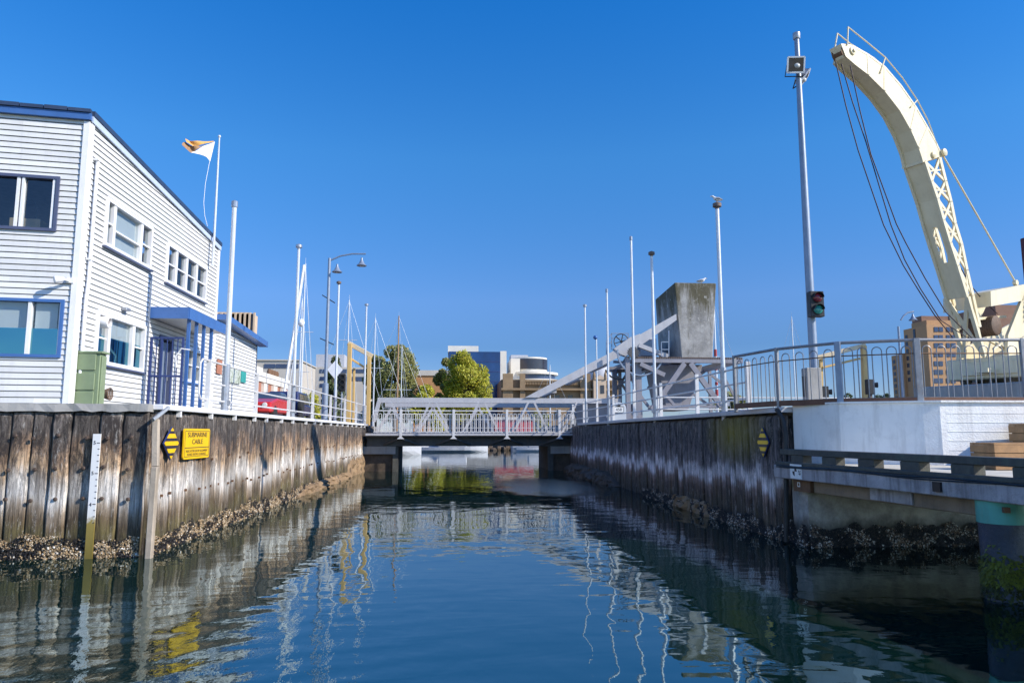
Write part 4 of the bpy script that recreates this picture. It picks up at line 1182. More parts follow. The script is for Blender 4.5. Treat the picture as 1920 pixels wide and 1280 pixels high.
# ------------------------------------------------------------------ tall lighting column with signals
tp = V((7.97, 15.41, 0))
tl = thing('lighting_column', (tp.x, tp.y, 2.74), 'tall tapered grey lighting column with floodlights near the top', 'lighting column')
MB().tube([tp + V((0, 0, z)) for z in (3.6, 6, 9, 11.4)], [.095, .088, .072, .055], 12).build('shaft', M['steel_blue'], tl)
MB().lathe([(.075, 11.4), (.085, 11.42), (.085, 11.55), (.03, 11.57)], tp, 12).build('cap', M['steel'], tl)
b0_, b1_ = at(1510, 742, Y=15.4), at(1535, 690, Y=15.4)
MB().box((b0_.x, 15.28, 2.74), (b1_.x, 15.54, b1_.z)).build('base_cabinet', M['concrete'], tl, bevel=.015)
MB().box((b0_.x - .03, 15.36, 3.0), (b0_.x - .002, 15.46, 3.45)).build('access_panel', M['black'], tl)
def flood(c, ax, label):
    c, ax = V(c), V(ax).normalized(); t = thing('floodlight', c, label, 'floodlight')
    up = (V((0, 0, 1)) - ax * ax.z).normalized(); sd = ax.cross(up).normalized()
    w, h, d = .19, .17, .10
    mb = MB(); mb.hexa([c - sd * w - up * h, c + sd * w - up * h, c + sd * w * .7 - up * h * .7 - ax * d * 1.6, c - sd * w * .7 - up * h * .7 - ax * d * 1.6, c - sd * w + up * h, c + sd * w + up * h, c + sd * w * .7 + up * h * .7 - ax * d * 1.6, c - sd * w * .7 + up * h * .7 - ax * d * 1.6]); mb.build('housing', M['steel'], t)
    mb = MB()
    for a, b in (((-1, -1), (1, -1)), ((1, -1), (1, 1)), ((1, 1), (-1, 1)), ((-1, 1), (-1, -1))):
        mb.bar(c + sd * w * a[0] + up * h * a[1] + ax * .012, c + sd * w * b[0] + up * h * b[1] + ax * .012, .035, .03, ax)
    mb.build('frame', M['white'], t)
    MB().prism([c - sd * w * .9 - up * h * .9 + ax * .004, c + sd * w * .9 - up * h * .9 + ax * .004, c + sd * w * .9 + up * h * .9 + ax * .004, c - sd * w * .9 + up * h * .9 + ax * .004], ax * .004).build('front_glass', M['windark'], t)
    MB().ball(c + ax * .01 - up * .02 - sd * .03, .07, .05, .06).build('reflector', M['lampglass'], t)
    mb = MB(); mb.tube([c - sd * w * 1.05, c - sd * w * 1.05 - ax * d - up * h * 1.4, c + sd * w * 1.05 - ax * d - up * h * 1.4, c + sd * w * 1.05], .014, 6); mb.build('bracket', M['black'], t)
f1 = at(1492, 122, Y=15.2)
flood(f1, (-.12, -1, -.30), 'square floodlight facing the channel on the tall column')
f2 = at(1502, 143, Y=15.45)
flood(f2 + V((.12, .1, 0)), (.75, -.25, -.6), 'floodlight turned down and sideways, below the square one')
MB().bar(tp + V((0, 0, f2.z - .03)), tp + V((.12, .05, f2.z - .0)), .05).build('bracket_arm', M['steel'], tl)
t0p, t1p = at(1518, 594, Y=15.2), at(1541, 547, Y=15.2)
ts = thing('traffic_signal', ((t0p.x + t1p.x) / 2, 15.2, t0p.z), 'black two lamp signal, red over green, clamped to the tall column', 'signal')
MB().box((t0p.x, 15.12, t0p.z), (t1p.x, 15.3, t1p.z)).build('housing', M['black'], ts, bevel=.012)
for zf, mm, nm in ((.74, 'redlens', 'red_lens'), (.27, 'greenlens', 'green_lens')):
    c = V(((t0p.x + t1p.x) / 2, 15.115, t0p.z + (t1p.z - t0p.z) * zf))
    MB().lathe([(.105, 0), (.1, .02), (.07, .045), (.0, .055)], c, 18, (0, -1, 0)).build(nm, M[mm], ts)
    mb = MB(); ring = [c + V((.112 * math.cos(a), -.0, .112 * math.sin(a))) for a in [2 * math.pi * k / 20 for k in range(21)]]
    mb.tube(ring, .012, 6); vis = [c + V((.112 * math.cos(a), 0, .112 * math.sin(a))) for a in [math.pi * (k / 12) for k in range(13)]]
    mb.ribbon(vis, [p_ + V((0, -.10, -.0)) for p_ in vis], (0, 0, .008)); mb.build('hood', M['black'], ts)
MB().bar(V((tp.x + .05, 15.33, t0p.z + .1)), V((t0p.x + .1, 15.25, t0p.z + .1)), .05).build('clamp', M['steel'], ts)

# ------------------------------------------------------------------ street lamps
def bell_lamp(root, p, s=1.0):
    MB().lathe([(.05 * s, .42 * s), (.06 * s, .30 * s), (.10 * s, .22 * s), (.16 * s, .10 * s), (.27 * s, 0), (.25 * s, -.02 * s), (.1 * s, .02 * s)], p, 16).build('lamp_shade', M['steel_blue'], root)
    MB().ball(V(p) + V((0, 0, -.0)), .12 * s, .12 * s, .06 * s).build('bulb', M['lampglass'], root)
lb = at(608, 790, Y=36); lt = at(618, 484, Y=36); lx = lb.x
l1 = thing('street_lamp', (lx, 36, 2.68), 'grey street lamp with two bell shades on one curved arm', 'street lamp')
MB().tube([V((lx, 36, 2.6)), V((lx, 36, 4.6)), V((lx, 36, 4.65)), V((lx, 36, lt.z))], [.16, .15, .085, .07], 12).build('post', M['steel_blue'], l1)
a1, a2, a3, a4 = at(622, 489, Y=36), at(638, 480, Y=36), at(660, 476, Y=36), at(686, 476, Y=36)
MB().tube([V((lx, 36, a1.z)), a2, a3, a4], .04, 8).build('arm', M['steel_blue'], l1)
bell_lamp(l1, at(632, 510, Y=36), .95); bell_lamp(l1, at(678, 498, Y=36), .95)
mb = MB()
for (ua, va, ub, vb) in ((604, 553, 628, 568), (600, 634, 626, 646)): mb.bar(at(ua, va, Y=36), at(ub, vb, Y=36), .045)
mb.build('banner_arm', M['black'], l1)
lb = at(1693, 740, Y=44); lx = lb.x
l2 = thing('street_lamp', (lx, 44, 2.7), 'grey street lamp with one bell shade near the brown hotel', 'street lamp')
MB().tube([V((lx, 44, 2.7)), V((lx, 44, 4.4)), V((lx, 44, at(1689, 612, Y=44).z))], [.14, .09, .07], 10).build('post', M['steel_blue'], l2)
MB().tube([at(1689, 600, Y=44), at(1694, 592, Y=44), at(1702, 586, Y=44), at(1713, 584, Y=44)], .05, 8).build('arm', M['steel_blue'], l2)
bell_lamp(l2, at(1712, 600, Y=44), 1.0)

# ------------------------------------------------------------------ bascule bridge
YB, YF = 43.0, 48.5
br = thing('bascule_bridge', (1.0, 45.5, 2.0), 'grey white bascule bridge with a concrete counterweight across the channel', 'bridge')
P = lambda u, v: at(u, v, Y=YB)
PF = lambda u, v: at(u, v, Y=YF)
def flat(pts, y0, y1): return [V((p.x, y0, p.z)) for p in pts], V((0, y1 - y0, 0))
mb = MB()
for (u0, v0, u1, v1) in ((708, 745, 1165, 756),):
    a, b = P(u0, v0), P(u1, v1)
    mb.box((a.x, YB, b.z), (b.x, YB + .35, a.z))
mb.bar(P(711, 752), P(701, 790), .22, .2, (0, 1, 0))
nodes = [(728, 812), (770, 816), (812, 816), (857, 816), (903, 816), (949, 816), (996, 816), (1042, 816), (1085, 816)]
for ut, side in ((728, 0), (812, 0), (903, 0), (996, 0), (1087, 0)):
    for db in (-33, 33):
        ub = ut + db
        if ub < 705 or ub > 1090: continue
        mb.bar(P(ut + (6 if db > 0 else -6), 755), P(ub, 812), .115, .12, (0, 1, 0))
mb.bar(P(701, 812), P(1090, 812), .16, .18, (0, 1, 0))
mb.build('truss', M['bridge'], br)
mb = MB()
a, b = PF(722, 755), PF(1165, 764); mb.box((a.x, YF, b.z), (b.x, YF + .35, a.z))
for ut in (735, 812, 897, 985, 1072):
    for db in (-30, 30): mb.bar(PF(ut, 764), PF(ut + db, 812), .16, .12, (0, 1, 0))
mb.bar(PF(705, 812), PF(1090, 812), .16, .18, (0, 1, 0))
mb.build('truss', M['bridge'], br)
zd = P(900, 812).z
x0b, x1b = -5.0, 8.2
MB().box((x0b, YB - .85, zd - .12), (x1b, YF + .9, zd - .02)).build('deck', M['grating'], br)
mb = MB(); mb.box((x0b, YB - .55, zd - .22), (x1b, YB - .40, zd - .121)); 
zg = P(900, 836).z
mb.box((x0b, YB - .05, zg), (x1b, YB + .25, zd - .125)); mb.box((x0b, YF, zg), (x1b, YF + .3, zd - .125))
for x in (-3.2, -.1, 3.1, 6.3): mb.box((x - .1, YB + .26, zg + .1), (x + .1, YF - .01, zd - .13))
mb.build('girder', M['bridge_dark'], br)
mb = MB(); mb.box((x0b, YB - .90, zd - .13), (x1b, YB - .852, zd - .0))
mb.build('deck_edge', M['bridge'], br)
# bridge railing
yr = YB - .82
PR = lambda u, v: at(u, v, Y=yr)
rg = MB(); a, b = PR(701, 769.5), PR(1078, 769.5)
rg.box((a.x, yr - .03, a.z - .03), (b.x, yr + .03, a.z + .03)); zr = a.z
rg.box((a.x, yr - .02, PR(800, 786).z - .015), (b.x, yr + .02, PR(800, 786).z + .015)); rg.box((a.x, yr - .02, zd + .06), (b.x, yr + .02, zd + .10))
rg.box((a.x, yr - .015, zd + .30), (b.x, yr + .015, zd + .325))
ro = rg.build('railing', M['rail_white'], br)
po0 = None
for u in (751.5, 850.5, 950.5, 1049):
    p = PR(u, 800)
    m2 = MB(); m2.box((p.x - .07, yr - .1, zd - .2), (p.x + .07, yr - .032, zr + .08)); m2.prism([V((p.x - .2, yr - .1, zd - .32)), V((p.x + .2, yr - .1, zd - .32)), V((p.x + .07, yr - .1, zd - .201)), V((p.x - .07, yr - .1, zd - .201))], (0, .3, 0))
    m2.build('post', M['rail_white'], br)
    for sx in (-1, 1): MB().bar(V((p.x + sx * .15, yr + .1, zd - .32)), V((p.x + sx * 1.05, YB + .0, zg + .05)), .10).build('strut', M['bridge_dark'], br)
hp_ = None; n = 48
for k in range(n):
    x = a.x + (b.x - a.x) * (k + .5) / n; h = .075; zt = PR(800, 775).z
    if hp_ is None:
        m2 = MB(); m2.tube([V((x - h, yr, zd + .05)), V((x - h, yr, zt - h)), V((x - h * .7, yr, zt - h * .3)), V((x, yr, zt)), V((x + h * .7, yr, zt - h * .3)), V((x + h, yr, zt - h)), V((x + h, yr, zd + .05))], .018, 5)
        hp_ = m2.build('hoop', M['rail_white'], ro); hx = x
        m2 = MB(); m2.box((x + .14, yr - .014, zd + .05), (x + .168, yr + .014, PR(800, 786).z)); ba = m2.build('baluster', M['rail_white'], ro)
    else: twin(hp_, (x - hx, 0, 0)); twin(ba, (x - hx, 0, 0))
# back railing
rg = MB(); yq = YF + .85
rg.box((a.x, yq, zr - .03), (b.x, yq + .06, zr + .03)); rg.box((a.x, yq, zd + .06), (b.x, yq + .04, zd + .10))
for k in range(60):
    x = a.x + (b.x - a.x) * (k + .5) / 60; rg.box((x - .014, yq, zd), (x + .014, yq + .03, zr - .031))
rg.build('rear_railing', M['rail_white'], br)
# lifting arms
def arm(Q, y0, m, name='lifting_arm'):
    mb = MB()
    poly = [Q(984, 745), Q(1000, 745), Q(1010, 745), Q(1163, 668), Q(1195, 652), Q(1268, 600), Q(1267, 589), Q(1198, 628), Q(1150, 658)]
    pts = [V((p.x, y0, p.z)) for p in poly]
    mb.prism([pts[0], pts[2], pts[3], pts[8]], (0, .3, 0))
    mb.prism([pts[8], pts[3], pts[4], pts[7]], (0, .34, 0))
    mb.prism([pts[7], pts[4], pts[5], pts[6]], (0, .3, 0))
    g = [Q(1150, 654), Q(1162, 664), Q(1172, 668), Q(1197, 646), Q(1199, 626), Q(1180, 633)]
    mb.prism([V((p.x, y0 - .05, p.z)) for p in g], (0, .44, 0))
    mb.bar(V((Q(1197, 647).x, y0 + .1, Q(1197, 647).z)), V((Q(1252, 668).x, y0 + .1, Q(1252, 668).z)), .25, .30, (0, 1, 0))
    mb.build(name, m, br)
arm(P, YB - .1, M['bridge']); arm(PF, YF, M['bridge'])
mb = MB()   # cross members between the arms
for u, v in ((1040, 728), (1090, 703), (1140, 676), (1196, 642)):
    p = P(u, v); mb.box((p.x - .15, YB + .25, p.z - .25), (p.x + .15, YF, p.z))
mb.build('cross_beam', M['bridge'], br)
# concrete counterweight
zt_, zb_ = P(1300, 530).z, P(1300, 673).z
fx = [P(1264.5, 531).x, P(1343, 531).x, P(1336, 672).x, P(1278, 672).x]
y1_ = YB + 4.3
mb = MB()
mb.hexa([V((fx[3], YB, zb_)), V((fx[2], YB, zb_)), V((fx[2], y1_, zb_)), V((fx[3] - .15, y1_, zb_)), V((fx[0], YB, zt_)), V((fx[1], YB, zt_)), V((fx[1], y1_, zt_ - .25)), V((fx[0], y1_, zt_ - .25))])
mb.build('counterweight', M['cwt'], br, bevel=.05)
mb = MB()
k0, k1 = P(1241, 681), P(1327, 681); k2, k3 = P(1300, 768), P(1258, 768)
mb.prism([V((k0.x, YB + .9, k0.z)), V((k1.x, YB + .9, k1.z)), V((k2.x, YB + .9, k2.z)), V((k3.x, YB + .9, k3.z))], (0, 3.0, 0))
mb.build('counterweight_hopper', M['tower'], br, bevel=.03)

bt = thing('bridge_tower', (11.5, 45, 2.7), 'grey steel trestle and grating platform carrying the bridge pivot', 'tower')
T = lambda u, v, y=YB - .6: at(u, v, Y=y)
mb = MB(); a, b = T(1187, 672), T(1392, 681)
mb.box((a.x, YB - .7, b.z), (b.x, YB - .45, a.z)); mb.box((a.x, YF + .6, b.z), (b.x, YF + .8, a.z))
for k in range(9):
    x = a.x + (b.x - a.x) * k / 8
    if fx[3] - .5 < x < fx[2] + .3: mb.box((x - .06, YB - .45, b.z + .02), (x + .06, YB - .05, a.z - .02))
    else: mb.box((x - .06, YB - .45, b.z + .02), (x + .06, YF + .6, a.z - .02))
mb.build('platform_beam', M['tower'], bt)
mb = MB(); nb = 60
for k in range(nb):
    x = a.x + (b.x - a.x) * (k + .5) / nb; mb.box((x - .035, YB - .72, a.z + .003), (x + .035, YB - .08, a.z + .10))
mb.build('grating', M['grating'], bt)
for (ua, va, ub, vb, w) in ((1283, 681, 1222, 768, .3), (1294, 681, 1352, 762, .3)):
    mb = MB(); mb.bar(T(ua, va), T(ub, vb), w, .22, (0, 1, 0)); mb.build('front_brace', M['tower'], bt)
    mb = MB(); mb.bar(T(ua, va, YF + .7) , T(ub, vb, YF + .7), w, .22, (0, 1, 0)); mb.build('rear_brace', M['tower'], bt)
for (u, vt, w, y) in ((1176, 668, .26, YB - .5), (1196, 680, .34, YB - .3), (1188, 672, .16, YB - .2), (1152, 690, .28, YF + .3), (1162, 694, .2, YF + .3), (1330, 690, .2, YF + .5)):
    p = at(u, vt, Y=y); mb = MB(); mb.box((p.x - w / 2, y - w / 2, 2.7), (p.x + w / 2, y + w / 2, p.z)); mb.build('column', M['tower'], bt)
for (ua, va, ub, vb, y_) in ((1232, 690, 1330, 760, YF + .7), (1330, 690, 1232, 760, YF + .7), (1206, 690, 1240, 740, YF + .2), (1216, 762, 1352, 762, YB - .6), (1180, 700, 1200, 742, YB + .4), (1155, 700, 1176, 668, YF + .3), (1348, 690, 1380, 748, YF + .7), (1152, 700, 1176, 735, YF + .3), (1176, 700, 1152, 735, YF + .3), (1140, 690, 1196, 690, YB + 1.5), (1150, 678, 1240, 684, YB + 3), (1200, 700, 1222, 690, YB - .3), (1196, 735, 1216, 762, YB - .3), (1246, 738, 1270, 766, YB - .5), (1216, 768, 1230, 756, YB - .5), (1330, 700, 1356, 720, YF + .7), (1160, 720, 1216, 700, YF)):
    MB().bar(at(ua, va, Y=y_), at(ub, vb, Y=y_), .16, .14, (0, 1, 0)).build('lattice_member', M['tower'], bt)
mb = MB(); p0_, p1_ = at(1156, 693, Y=YF + .3), at(1242, 698, Y=YF + .3); mb.box((p0_.x, YF - .5, p1_.z), (p1_.x, YF + .5, p0_.z)); mb.build('lower_platform', M['grating'], bt)
mb = MB(); mb.bar(T(1200, 682), T(1246, 703), .25, .2, (0, 1, 0)); mb.bar(T(1246, 703, YF), T(1215, 728, YF), .2, .2, (0, 1, 0)); mb.build('knee_brace', M['tower'], bt)
c = at(1200, 660, Y=YB - .45)   # quadrant ring and pinion
def arc(c, r, a0, a1, w, d, y):
    mb = MB(); n = 24; A = []; B = []
    for i in range(n + 1):
        q_ = R(a0 + (a1 - a0) * i / n); A.append(V((c.x + r * math.cos(q_), y, c.z + r * math.sin(q_)))); B.append(V((c.x + (r - w) * math.cos(q_), y, c.z + (r - w) * math.sin(q_))))
    return mb.ribbon(A, B, (0, d, 0))
arc(c, 1.45, 175, 350, .09, .12, YB - .62).build('segment_ring', M['steel_blue'], bt)
c2 = at(1160, 684, Y=YB + 2); arc(c2, .95, 200, 330, .08, .12, YB + 1.9).build('segment_ring', M['bridge_dark'], bt)
def wheel(c, r, name, m, parent, spokes=6, w=.05, axis_y=True):
    mb = MB(); ring = [c + V((r * math.cos(a), 0, r * math.sin(a))) for a in [2 * math.pi * k / 28 for k in range(29)]]
    mb.tube(ring, w * .6, 6)
    for k in range(spokes):
        a_ = 2 * math.pi * k / spokes + .3; mb.bar(c, c + V((r * math.cos(a_), 0, r * math.sin(a_))), w, w, (0, 1, 0))
    mb.lathe([(w * 1.6, -w * 1.2), (w * 1.6, w * 1.2)], c, 10, (0, 1, 0))
    return mb.build(name, m, parent)
wheel(at(1165, 640, Y=YB + .6), .46, 'hand_wheel', M['black'], bt)
mb = MB(); c = at(1188, 661, Y=YB - .8); mb.lathe([(.30, 0), (.30, .16)], c, 20, (0, 1, 0))
for k in range(16):
    a_ = 2 * math.pi * k / 16; mb.bar(c + V((.29 * math.cos(a_), .08, .29 * math.sin(a_))), c + V((.37 * math.cos(a_), .08, .37 * math.sin(a_))), .06, .15, (0, 1, 0))
mb.build('pinion_gear', M['bridge_dark'], bt)
mb = MB()
for (ua, va, ub, vb) in ((1137, 638, 1137, 664), (1147, 625, 1147, 655), (1147, 625, 1178, 625), (1137, 638, 1147, 625), (1147, 634, 1178, 634), (1178, 625, 1178, 640), (1137, 648, 1147, 640)):
    mb.bar(at(ua, va, Y=YB + 1.0), at(ub, vb, Y=YB + 1.0), .045)
mb.build('platform_railing', M['steel_blue'], bt)
mb = MB(); p0_, p1_ = at(1198, 636, Y=YB + 1.6), at(1228, 668, Y=YB + 1.6); mb.box((p0_.x, YB + 1.2, p1_.z), (p1_.x, YB + 3.4, p0_.z)); mb.build('gear_house', M['steel_blue'], bt)
mb = MB(); p0_, p1_ = at(1217, 627, Y=YB + .5), at(1225, 636, Y=YB + .5); mb.box((p0_.x, YB + .4, p1_.z), (p1_.x, YB + .8, p0_.z)); mb.build('switch_box', M['white'], bt)
mb = MB()
for (ua, va, ub, vb) in ((1240, 641, 1240, 668), (1254, 620, 1254, 668), (1240, 641, 1254, 641), (1240, 655, 1254, 655)): mb.bar(T(ua, va, YB - .25), T(ub, vb, YB - .25), .05)
mb.build('ladder', M['steel_blue'], bt)
gp = T(1315, 528, YB + .3); gull((gp.x, YB + .3, zt_), 'white gull standing on top of the concrete counterweight', 1.3, 1)
# low machinery hood on the bridge's right
mb = MB(); a, b = at(1090, 757, Y=YB + 1), at(1200, 790, Y=YB + 1)
mb.box((a.x, YB + .5, 2.7), (b.x, YB + 3, a.z)); mb.build('machinery_housing', M['tower'], bt, bevel=.04)
# abutments
for sx, xs in ((-1, (-5.6, -3.35)), (1, (5.75, 7.4))):
    n_ = 'stone'
    t = thing('bridge_abutment', (sum(xs) / 2, 46, 0), 'dark stone abutment under the %s end of the bridge' % ('sunlit wall' if sx < 0 else 'shaded wall'), 'abutment')
    MB().box((xs[0], YB + .2, -1), (xs[1], YF + .5, 1.42)).build('stone_block', M['darkrock'], t)
    xe = xs[1] if sx < 0 else xs[0]
    mb = MB(); mb.box((xe - .16, YB - .0, -1), (xe + .16, YB + .199, 1.42)); mb.build('fender_timber', M['dock'], t)
    MB().box((xs[0], YB - .05, 1.0), (xs[1], YB + .19, 1.44)).build('bearing_shelf', M['concrete'], t)
# control cabinet
p0_, p1_ = at(1147, 790, Y=32.8), at(1174, 754, Y=32.8)
cc = thing('control_cabinet', ((p0_.x + p1_.x) / 2, 33, 2.74), 'rounded pale grey control cabinet behind the grey railing', 'cabinet')
mb = MB(); w_ = p1_.x - p0_.x; poly = [V((p0_.x, 32.8, 2.74)), V((p1_.x, 32.8, 2.74))] + [V((p0_.x + w_ / 2 + w_ / 2 * math.cos(a_), 32.8, p1_.z - .3 + .3 * math.sin(a_))) for a_ in [math.pi * k / 8 for k in range(9)]]
mb.prism(poly, (0, .6, 0)); mb.build('cabinet_body', mat('pale_grey_cabinet', (.50, .54, .58), .4, var=.06), cc, bevel=.02)
MB().box((p0_.x + w_ * .17, 32.77, 3.12), (p1_.x - w_ * .2, 32.79, 3.42)).build('sign_frame', M['black'], cc)
MB().box((p0_.x + w_ * .2, 32.755, 3.15), (p1_.x - w_ * .23, 32.769, 3.39)).build('sign_plate', M['signwhite'], cc)
lettering('458', V((p0_.x + w_ * .48, 32.753, 3.27)), (1, 0, 0), (0, 0, 1), .19, M['signblack'], cc)
mb = MB(); mb.lathe([(.08, 0), (.08, .03)], V((p0_.x + w_ * .5, 32.8, p1_.z - .14)), 10, (0, -1, 0)); mb.build('vent_hole', M['black'], cc)
# low white fence behind right rail
lf = thing('railing', (12, 30, 2.74), 'low white pipe fence behind the braces of the bridge tower', 'railing')
for z in (3.2, 3.7): MB().tube([V((8.6, 30, z)), V((17, 30, z))], .03, 6).build('rail', M['rail_white'], lf)
for k in range(6): MB().tube([V((8.6 + k * 1.68, 30, 2.74)), V((8.6 + k * 1.68, 30, 3.75))], .035, 6).build('post', M['rail_white'], lf)

# ------------------------------------------------------------------ cream crane
CD = 24.5
base = at(1847, 664, D=CD)
dd = V((-.9, -.43, 0)).normalized(); nn = V((.43, -.9, 0)).normalized()     # plane of the jib and its sunny side
J = lambda u, v: on_plane(u, v, base, nn)
cr = thing('dock_crane', (base.x, base.y, 2.74), 'cream painted dock crane with a curved riveted jib', 'crane')
WD = .66; back = nn * -WD
outer = [J(u, v) for u, v in ((1577, 82), (1596, 84), (1627, 101), (1659, 125), (1690, 161), (1718, 201), (1740, 239), (1756, 268), (1767, 292))]
inner = [J(u, v) for u, v in ((1586, 106), (1603, 121), (1629, 141), (1659, 171), (1687, 207), (1708, 244), (1723, 278), (1730, 300), (1731, 305))]
mb = MB(); mb.ribbon(outer, inner, [back * (.62 + .38 * i / 8) for i in range(9)]); mb.build('jib_head', M['cream'], cr)
mb = MB()
for i in (2, 3, 5, 6): mb.bar(outer[i].lerp(inner[i], .02) + nn * .006, outer[i].lerp(inner[i], .98) + nn * .006, .10, .012, nn)
for a_, b_ in zip(outer[1:-1], outer[2:]): mb.bar(a_.lerp(inner[4], .02) + nn * .004, b_.lerp(inner[4], .02) + nn * .004, .07, .012, nn)
mb.build('seam_strips', M['cream'], cr)
mb = MB()
for i in range(8):
    f0_, f1_ = .62 + .38 * i / 8, .62 + .38 * (i + 1) / 8
    mb.bar(inner[i] + back * f0_, inner[i + 1] + back * f1_, .13, .08, nn)
mb.build('edge_angle', M['cream'], cr)
lo_o = [J(u, v) for u, v in ((1763, 296), (1774, 340), (1784, 379), (1792, 420), (1804, 459), (1814, 508), (1825, 554), (1838, 612), (1850, 667))]
lo_i = [J(u, v) for u, v in ((1732, 304), (1744, 340), (1755, 372), (1766, 412), (1779, 455), (1793, 497), (1811, 557), (1829, 612), (1843, 667))]
_d = [(b_ - a_).normalized() * .07 for a_, b_ in zip(lo_o, lo_i)]
lo_o = [a_ + d_ for a_, d_ in zip(lo_o, _d)]; lo_i = [b_ - d_ for b_, d_ in zip(lo_i, _d)]
def chord(pts, w, off, name):
    mb = MB()
    for a_, b_ in zip(pts[:-1], pts[1:]): mb.bar(a_ + off, b_ + off, w, .07, nn)
    return mb
for off, nm in ((V((0, 0, 0)), 'side_lattice'), (back, 'side_lattice')):
    mb = MB()
    for pts in (lo_o, lo_i):
        for a_, b_ in zip(pts[:7], pts[1:8]):
            e_ = (b_ - a_) * .02; mb.bar(a_ + off - e_, b_ + off + e_, .15, .08, nn)
    for i in range(6):
        mb.bar(lo_o[i] + off, lo_i[i + 1] + off, .10, .05, nn); mb.bar(lo_i[i] + off, lo_o[i + 1] + off, .10, .045, nn); mb.bar((lo_o[i] + lo_o[i + 1]) / 2 + off, (lo_i[i] + lo_i[i + 1]) / 2 + off, .05, .04, nn)
        m1 = (lo_o[i] + lo_i[i]) / 2
    mb.prism([lo_o[6] + off, lo_o[7] + off, lo_o[8] + off, lo_i[8] + off, lo_i[7] + off, lo_i[6] + off], nn * -.06)
    mb.build(nm, M['cream'], cr)
# underside plate with its oblong hole, then the forked foot
iA = [inner[-1] + (outer[-1] - inner[-1]).normalized() * .05] + lo_i[1:7]
mb = MB(); up_ = [(a_ - b_).normalized() * .05 for a_, b_ in zip(lo_o, lo_i)][:7]
def strip(i0, i1, f0, f1):
    A = [iA[i] + back * f0 for i in range(i0, i1 + 1)]; B = [iA[i] + back * f1 for i in range(i0, i1 + 1)]
    mb.ribbon(A, B, up_[3])
strip(0, 3, 0, 1); strip(5, 6, 0, 1)
strip(3, 5, 0, .32); strip(3, 5, .68, 1)
h0, h1 = iA[3], iA[5]
for (f_, p_, q_) in ((0, iA[3], iA[4]), (1, iA[5], iA[4])):
    e = p_.lerp(q_, .22)
    mb.prism([p_ + back * .32, p_ + back * .68, e + back * .60, e + back * .40], up_[3]); 
    mb.prism([p_ + back * .32, e + back * .40, p_.lerp(q_, .5) + back * .32], up_[3]); mb.prism([p_ + back * .68, p_.lerp(q_, .5) + back * .68, e + back * .60], up_[3])
mb.build('underside_plate', M['cream'], cr)
mb = MB()
for off in (V((0, 0, 0)), back):
    mb.bar(lo_i[6] + off, lo_i[8] + off, .12, .12, nn)
mb.bar(lo_i[6] + V((0, 0, -.04)), lo_i[8] + back, .12, .08, dd); mb.bar(lo_i[6] + back, lo_i[8], .12, .07, dd)
mb.build('forked_foot', M['cream'], cr)
mb = MB()
c = J(1588, 95) + back * .31; mb.lathe([(.24, -.17), (.18, -.13), (.18, .13), (.24, .17)], c, 18, nn); mb.build('head_sheave', M['rust'], cr)
for u_, v_, pr_ in ((1598, 96, [(.13, 0), (.13, .05), (.06, .06), (.06, .1)]), (1749, 291, [(.11, 0), (.11, .06), (.05, .09)]), (1767, 287, [(.13, -.78), (.13, .1), (.05, .14)])):
    MB().lathe(pr_, J(u_, v_), 14, nn).build('pin', M['cream'], cr)
# handrails along the back of the jib
mb = MB()
mb.tube([J(u, v) for u, v in ((1590, 51), (1625, 79), (1660, 108), (1692, 146), (1720, 188), (1740, 226), (1756, 270))], .022, 6)
for (ua, va, ub, vb) in ((1587, 86, 1590, 51), (1649, 138, 1660, 108), (1706, 202, 1720, 188)): mb.tube([J(ua, va) + nn * .03, J(ub, vb)], .024, 6)
mb.build('handrail', M['cream'], cr)
mb = MB(); JB = lambda u, v: on_plane(u, v, base + back * .62, nn)
mb.tube([JB(1570, 63), JB(1595, 83), JB(1640, 110), JB(1685, 155)], .022, 6); mb.tube([JB(1565, 92), JB(1570, 63)], .024, 6); mb.build('handrail', M['cream'], cr)
mb = MB(); mb.ribbon([J(1617, 95) - nn * .1, J(1652, 121) - nn * .1], [J(1617, 91) - nn * .1, J(1652, 117) - nn * .1], back * .7); mb.build('top_plate', M['cream'], cr)
# hoist ropes
for i, (pts, f_) in enumerate((([(1573, 114), (1592, 195), (1615, 279), (1663, 420), (1700, 496), (1730, 545), (1759, 590), (1798, 638)], .85), ([(1581, 118), (1602, 190), (1627, 264), (1674, 420), (1700, 486), (1730, 541), (1768, 600), (1817, 632)], .5), ([(1595, 121), (1613, 205), (1634, 289), (1682, 420), (1700, 456), (1736, 522), (1774, 584), (1828, 638)], .15))):
    pp = [J(u, v) + back * f_ * .2 for u, v in pts]
    MB().tube(pp, .017, 6).build('hoist_rope', M['rope'], cr)
mb = MB(); mb.tube([J(1800, 500), J(1820, 535), J(1845, 565), J(1870, 588)], .018, 6); mb.build('hoist_rope', M['rope'], cr)
# tie rods
tb = J(1907, 534)
mb = MB(); mb.tube([J(1767, 290) , J(1907, 534)], .03, 8); mb.build('tie_rod', M['cream'], cr)
mb = MB(); mb.tube([J(1773, 300) + back, J(1836, 540) + back * .8], .03, 8); mb.build('tie_rod', M['cream'], cr)
for (u, v, k) in ((1904, 530, 0), (1836, 540, .8)):
    mb = MB(); c = J(u, v) + back * k; mb.lathe([(.10, -.06), (.10, .06)], c, 12, nn); mb.build('pin', M['cream'], cr)
